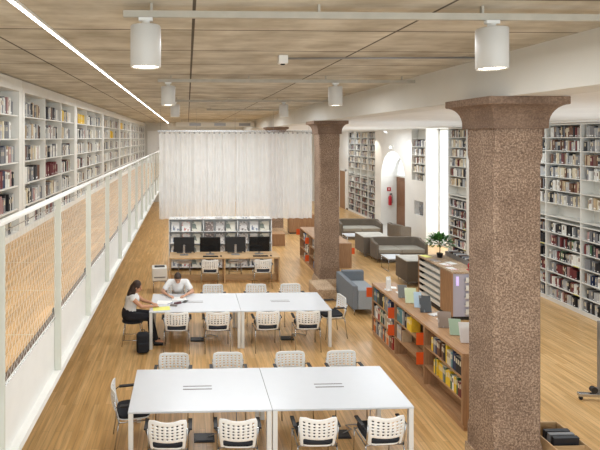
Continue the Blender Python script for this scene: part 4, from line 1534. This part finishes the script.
bk = empty('backpack', (-0.86, 9.53, 0), 0.12, 'black backpack standing on the floor beside the woman at the table', 'backpack')
b = MB()
b.box(-0.125, -0.07, 0, 0.125, 0.08, 0.39)
o = b.build('bag_body', BFAB, bk)
for mname, tp in (('b', 'BEVEL'),):
    q = o.modifiers.new('b', 'BEVEL')
    q.width = 0.06
    q.segments = 5
MB().box(-0.1, -0.115, 0.04, 0.1, -0.075, 0.22).build('front_pocket', BFAB, bk, bevel=0.018, seg=3)
for sx in (-1, 1):
    MB().tube([(sx * 0.07, 0.07, 0.37), (sx * 0.08, 0.13, 0.3), (sx * 0.09, 0.13, 0.15), (sx * 0.09, 0.08, 0.05)], 0.012, 6).build('strap', BLACK, bk)
MB().tube([(-0.04, 0.02, 0.385), (-0.03, 0.02, 0.43), (0.03, 0.02, 0.43), (0.04, 0.02, 0.385)], 0.008, 6).build('carry_handle', BLACK, bk)

# ------------------------------------------------------------ things on the people's table
TZ = 0.7405


def flat(name, x, y, w, d, h, rz, m, label, cat, group=None, z=TZ):
    o = MB().box(-w / 2, -d / 2, 0, w / 2, d / 2, h).build(name, m, loc=(x, y, z))
    o.rotation_euler = (0, 0, rz)
    return tag(o, label, cat, group)


flat('paper_sheet', -0.52, 9.83, 0.34, 0.22, 0.002, 0.12, YELLOWP, 'yellow sheet of paper on the corner of the back table', 'paper')
flat('paper_sheet', -0.48, 10.2, 0.3, 0.21, 0.002, -0.1, PAPER, 'white open sheet before the woman on the back table', 'paper')
flat('paper_sheet', -0.18, 10.42, 0.3, 0.21, 0.002, 0.1, PAPER, 'white sheet of paper before the man on the back table', 'paper')
flat('pencil_case', -0.2, 10.1, 0.15, 0.05, 0.035, 0.5, mat('maroon_cloth', (96, 60, 64), 0.8), 'dark pencil case lying on the back table between papers', 'pencil case')
flat('mobile_phone', -0.05, 10.22, 0.075, 0.15, 0.009, -0.5, SCREEN, 'black mobile phone lying on the back table', 'phone')
flat('eyeglasses_case', -0.28, 9.98, 0.14, 0.06, 0.03, -0.2, mat('grey_case', (130, 122, 118), 0.6), 'small grey case lying nearest the perforated chair on the back table', 'case')
pn = MB().tube([(-0.07, 0, 0), (0.07, 0, 0)], 0.0045, 6).build('pen', mat('blue_pen', (40, 60, 130), 0.4), loc=(-0.36, 10.12, TZ + 0.0065))
pn.rotation_euler = (0, 0, 0.8)
tag(pn, 'blue pen lying by the papers on the back table', 'pen')


# ------------------------------------------------------------ people
def person(name, loc, rz, label, J, skin, shirt, sleeves, bare_mid, hair_fn, trousers_mat, shoe_mat):
    r = empty(name, loc, rz, label, 'person')
    b = MB()
    C = b.capsule
    # torso, neck, head
    C(J['pelvis'], J['waist'], 0.135, 0.105)
    C(J['waist'], J['chest'], 0.105, 0.125)
    C(J['shL'], J['shR'], 0.055, 0.055)
    C(J['chest'], J['neck'], 0.1, 0.052)
    C(J['neck'], J['head'], 0.05, 0.05)
    hd = Vector(J['head'])
    up = (hd - Vector(J['neck'])).normalized()
    M3 = J['headM']
    b.ball(hd + M3 @ Vector((0, 0, 0.06)), 0.073, 0.092, 0.108, M3=M3)
    b.ball(hd + M3 @ Vector((0, 0.035, 0.0)), 0.052, 0.058, 0.06, M3=M3)
    C(hd + M3 @ Vector((0, 0.085, 0.055)), hd + M3 @ Vector((0, 0.108, 0.025)), 0.010, 0.014)
    for s in (-1, 1):
        b.ball(hd + M3 @ Vector((s * 0.074, 0.0, 0.045)), 0.009, 0.018, 0.03, 8, 6, M3=M3)
    for s in ('L', 'R'):
        C(J['sh' + s], J['el' + s], 0.05, 0.038)
        C(J['el' + s], J['wr' + s], 0.038, 0.025)
        C(J['hip' + s], J['kn' + s], 0.085, 0.058)
        C(J['kn' + s], J['an' + s], 0.056, 0.036)
        C(J['an' + s], Vector(J['an' + s]) + Vector((0, 0.15, -0.035)), 0.034, 0.026)
        # hand with palm, four fingers and a thumb
        w = Vector(J['wr' + s])
        d = (Vector(J['hd' + s]) - w).normalized()
        side = Vector((0, 0, 1)).cross(d).normalized()
        C(w, w + d * 0.07, 0.024, 0.03, flat=0.6)
        sg = 1 if s == 'L' else -1
        for k, ln in enumerate((0.062, 0.075, 0.07, 0.054)):
            o0 = w + d * 0.075 + side * (0.0195 * (k - 1.5))
            md = o0 + d * ln * 0.55 + Vector((0, 0, 0.004))
            e = md + d * ln * 0.4 + Vector((0, 0, -0.014))
            C(o0 - d * 0.02, md, 0.0088, 0.0082, 8)
            C(md, e, 0.0082, 0.007, 8)
        t0 = w + d * 0.028 - side * sg * 0.022
        C(t0, t0 + d * 0.035 - side * sg * 0.028, 0.0105, 0.009, 8)
        C(t0 + d * 0.035 - side * sg * 0.028, t0 + d * 0.065 - side * sg * 0.03, 0.009, 0.0075, 8)
    body = b.build('body', skin, r)
    rm = body.modifiers.new('r', 'REMESH')
    rm.mode = 'VOXEL'
    rm.voxel_size = 0.0065
    rm.use_smooth_shade = True
    # eyes
    for s in (-1, 1):
        MB().ball(hd + M3 @ Vector((s * 0.03, 0.083, 0.062)), 0.011, 0.007, 0.007, 10, 6, M3=M3).build('eye', BLACK, r)
    MB().ball(hd + M3 @ Vector((0, 0.09, -0.003)), 0.022, 0.006, 0.005, 10, 6, M3=M3).build('mouth', mat('lips_' + name, (160, 88, 80), 0.5), r)
    # shirt
    s_ = MB()
    s_.capsule(J['waistlow'], J['waist'], 0.135, 0.122)
    s_.capsule(J['waist'], J['chest'], 0.122, 0.145)
    s_.capsule(J['chest'], Vector(J['chest']).lerp(Vector(J['neck']), 0.62), 0.13, 0.075)
    s_.capsule(Vector(J['shL']), Vector(J['shR']), 0.066, 0.066)
    if sleeves:
        for s in ('L', 'R'):
            a, e = Vector(J['sh' + s]), Vector(J['el' + s])
            s_.capsule(a, a.lerp(e, 0.62), 0.066, 0.062)
    so = s_.build('shirt', shirt, r)
    rm = so.modifiers.new('r', 'REMESH')
    rm.mode = 'VOXEL'
    rm.voxel_size = 0.012
    rm.use_smooth_shade = True
    sm_ = so.modifiers.new('s', 'SMOOTH')
    sm_.iterations = 4
    # trousers
    t = MB()
    t.capsule(J['pelvis'], Vector(J['pelvis']) + Vector((0, 0, 0.05)), 0.152, 0.145)
    for s in ('L', 'R'):
        t.capsule(J['hip' + s], J['kn' + s], 0.097, 0.072)
        t.capsule(J['kn' + s], Vector(J['kn' + s]).lerp(Vector(J['an' + s]), 0.9), 0.07, 0.052)
    to = t.build('trousers', trousers_mat, r)
    rm = to.modifiers.new('r', 'REMESH')
    rm.mode = 'VOXEL'
    rm.voxel_size = 0.013
    rm.use_smooth_shade = True
    for s in ('L', 'R'):
        a = Vector(J['an' + s])
        f = MB().capsule(a + Vector((0, -0.03, -0.045)), a + Vector((0, 0.15, -0.052)), 0.042, 0.036)
        f.box(a.x - 0.038, a.y - 0.06, a.z - 0.09, a.x + 0.038, a.y + 0.18, a.z - 0.078)
        f.build('shoe', shoe_mat, r)
    hair_fn(r, hd, M3)
    return r


def short_hair(r, hd, M3):
    h = MB()
    h.ball(hd + M3 @ Vector((0, -0.014, 0.082)), 0.081, 0.094, 0.1, M3=M3)
    h.ball(hd + M3 @ Vector((0, -0.045, 0.03)), 0.07, 0.055, 0.075, M3=M3)
    h.ball(hd + M3 @ Vector((0, 0.035, 0.135)), 0.062, 0.05, 0.04, M3=M3)
    o = h.build('hair', HAIR, r)
    m = o.modifiers.new('r', 'REMESH')
    m.mode = 'VOXEL'
    m.voxel_size = 0.01
    m.use_smooth_shade = True


def long_hair(r, hd, M3):
    h = MB()
    h.ball(hd + M3 @ Vector((0, -0.016, 0.08)), 0.088, 0.098, 0.105, M3=M3)
    h.ball(hd + M3 @ Vector((0, -0.065, 0.0)), 0.092, 0.07, 0.12, M3=M3)
    h.ball(hd + M3 @ Vector((0, -0.085, -0.1)), 0.095, 0.055, 0.13, M3=M3)
    h.ball(hd + M3 @ Vector((-0.055, -0.03, -0.06)), 0.04, 0.05, 0.12, M3=M3)
    h.ball(hd + M3 @ Vector((0.055, -0.03, -0.06)), 0.04, 0.05, 0.12, M3=M3)
    o = h.build('hair', HAIR, r)
    m = o.modifiers.new('r', 'REMESH')
    m.mode = 'VOXEL'
    m.voxel_size = 0.01
    m.use_smooth_shade = True


# man: sits behind the back table facing the camera (local +Y is his front)
JM = dict(pelvis=(0, -0.06, 0.60), waistlow=(0, -0.04, 0.64), waist=(0, 0.01, 0.73), chest=(0, 0.10, 0.88), neck=(0, 0.20, 1.01), head=(0, 0.26, 1.055),
          shL=(-0.18, 0.14, 0.97), shR=(0.18, 0.14, 0.97), elL=(-0.32, 0.26, 0.79), elR=(0.33, 0.25, 0.79),
          wrL=(-0.16, 0.46, 0.775), wrR=(0.19, 0.47, 0.775), hdL=(-0.08, 0.56, 0.76), hdR=(0.10, 0.56, 0.76),
          hipL=(-0.1, -0.02, 0.575), hipR=(0.1, -0.02, 0.575), knL=(-0.14, 0.34, 0.56), knR=(0.14, 0.34, 0.56), anL=(-0.13, 0.28, 0.09), anR=(0.15, 0.30, 0.09),
          headM=Matrix.Rotation(-0.65, 3, 'X'))
person('person', (-0.21, 11.0, 0), PI, 'man with short dark hair in white T-shirt leaning over papers at the back table', JM, SKIN, TSHIRT, True, False, short_hair, DENIM, BLACK)
# woman: at the aisle end of the table, facing +X
JW = dict(pelvis=(0, -0.04, 0.59), waistlow=(0, -0.03, 0.66), waist=(0, -0.01, 0.76), chest=(0, 0.03, 0.89), neck=(0, 0.06, 1.03), head=(0, 0.10, 1.09),
          shL=(-0.15, 0.05, 0.95), shR=(0.15, 0.05, 0.95), elL=(-0.2, 0.22, 0.80), elR=(0.2, 0.23, 0.80),
          wrL=(-0.1, 0.41, 0.775), wrR=(0.1, 0.43, 0.775), hdL=(-0.03, 0.52, 0.76), hdR=(0.04, 0.54, 0.76),
          hipL=(-0.09, -0.0, 0.57), hipR=(0.09, -0.0, 0.57), knL=(-0.1, 0.38, 0.555), knR=(0.1, 0.39, 0.555), anL=(-0.1, 0.40, 0.09), anR=(0.1, 0.52, 0.09),
          headM=Matrix.Rotation(-0.35, 3, 'X'))
person('person', (-1.14, 9.97, 0), -PI / 2, 'woman with long dark hair in white sleeveless top writing at the table end', JW, SKIN2, TSHIRT, False, True, long_hair, DENIM, BLACK)

# ------------------------------------------------------------ ceiling fittings
LAMPG = mat('lamp_grey_white', (200, 198, 192), 0.5, var=0.02)
TRK = mat('track_grey', (176, 170, 156), 0.5)


def track(x0, x1, y, label):
    r = empty('lighting_track', ((x0 + x1) / 2, y, 5.06), 0, label, 'lighting track', 'white lighting tracks under the concrete ceiling')
    h = (x1 - x0) / 2
    MB().box(-h, -0.02, -0.055, h, 0.02, -0.005).build('rail', TRK, r, bevel=0.003)
    for k in (-0.9, -0.3, 0.3, 0.9):
        MB().box(h * k - 0.008, -0.015, -0.005, h * k + 0.008, 0.015, 0.05).build('bracket', TRK, r)
    return r


def cyl_lamp(x, y, label, power=15):
    r = empty('cylinder_lamp', (x, y, 5.03), 0, label, 'lamp', 'white cylinder lamps under the concrete ceiling')
    MB().lathe([(0.001, -0.085), (0.104, -0.085), (0.109, -0.092), (0.109, -0.378), (0.104, -0.383), (0.1, -0.383), (0.098, -0.37), (0.001, -0.37)], n=32).build('lamp_housing', LAMPG, r)
    MB().lathe([(0.001, -0.3735), (0.097, -0.3735), (0.097, -0.371)], n=32).build('diffuser', LAMP, r)
    MB().box(-0.05, -0.02, -0.05, 0.05, 0.02, -0.026).lathe([(0.03, -0.085), (0.03, -0.05)]).build('adapter', WHITE, r)
    l = bpy.data.lights.new('lamp_bulb', 'SPOT')
    l.energy = power
    l.spot_size = 2.2
    l.spot_blend = 0.7
    l.shadow_soft_size = 0.09
    l.color = (1.0, 0.96, 0.9)
    o = bpy.data.objects.new('lamp_bulb', l)
    o.location = (0, 0, -0.41)
    COL.objects.link(o)
    o.parent = r
    return r


for i, (y, rn) in enumerate(((3.55, 'nearest'), (7.65, 'second'), (11.8, 'third'), (15.9, 'fourth'))):
    rn = ['first', 'second', 'third', 'fourth'][i]
    if i < 3:
        track(-0.46, 3.58, y, 'white lighting track running across the concrete ceiling, %s from the camera' % rn)
    else:
        track(0.6, 3.1, y - 0.4, 'short white lighting track just before the curtain')
for y, rn in ((3.55, 'first'), (7.65, 'second'), (11.8, 'third')):
    cyl_lamp(-0.3, y, 'white cylinder lamp on the %s track, toward the mezzanine' % rn)
    cyl_lamp(2.24 if y < 4 else 2.32, y, 'white cylinder lamp on the %s track, toward the beam' % rn)

sl = empty('strip_light', (-1.22, 0, 5.109), 0, 'long bright linear light strip along the concrete ceiling above the railing', 'strip light')
MB().box(-0.028, -1.8, -0.02, 0.028, 31.9, 0.0).build('profile', WHITE, sl)
MB().box(-0.014, -1.8, -0.024, 0.014, 31.9, -0.0205).build('diffuser', STRIP, sl)

sd = empty('smoke_detector', (1.12, 5.75, 5.11), 0, 'small white sensor box on the ceiling at the end of a thin conduit', 'detector')
MB().box(-0.055, -0.05, -0.1, 0.055, 0.05, 0).build('housing', WHITE, sd, bevel=0.008)
MB().lathe([(0.03, -0.1), (0.025, -0.112), (0.001, -0.114)]).build('lens', BLACK, sd)
cd = MB().tube([(1.18, 5.75, 5.075), (3.58, 5.6, 5.075)], 0.012, 8).build('conduit', STEEL)
tag(cd, 'thin grey conduit on the concrete ceiling running from the sensor to beam', 'conduit')
dd = empty('air_duct', (1.6, 26.0, 4.86), 0, 'grey air duct under the ceiling far beyond the curtain', 'duct')
MB().box(-2.2, -0.25, -0.13, 1.9, 0.25, 0.12).build('duct_body', CREAM, dd, bevel=0.01)
for x in (-1.5, -0.2, 1.1):
    MB().box(x, -0.26, -0.09, x + 0.6, -0.251, 0.06).build('grille', STEEL, dd)
for x in (-1.9, 1.6):
    MB().tube([(x, 0, 0.12), (x, 0, 0.25)], 0.01).build('hanger', STEEL, dd)
# track and wall washers in the side room
tw = empty('lighting_track', (8.2, 15.0, 4.5), 0, 'thin white lighting track under the white side room ceiling', 'lighting track')
MB().box(-0.015, -10, -0.025, 0.015, 12, 0.0).build('rail', WHITE, tw)
for k, (y, ty) in enumerate(((24.0, 23.65), (20.3, 20.2))):
    rr = empty('spotlight', (8.2, y, 4.47), 0, 'small white spotlight aimed at the wall %s the arch' % ('beyond' if k == 0 else 'before'), 'spotlight', 'small spotlights near the arch')
    MB().tube([(0, 0, 0), (0.02, 0, -0.05), (0.12, 0, -0.12)], 0.035, 12).build('lamp_housing', WHITE, rr)
    l = bpy.data.lights.new('spot_bulb', 'SPOT')
    l.energy = 60
    l.spot_size = 0.9
    l.spot_blend = 0.6
    l.color = (1, 0.95, 0.85)
    o = bpy.data.objects.new('spot_bulb', l)
    o.location = (0.14, 0, -0.14)
    dv = Vector((RX, ty, 3.5)) - Vector((8.34, y, 4.33))
    o.rotation_euler = dv.to_track_quat('-Z', 'Y').to_euler()
    COL.objects.link(o)
    o.parent = rr
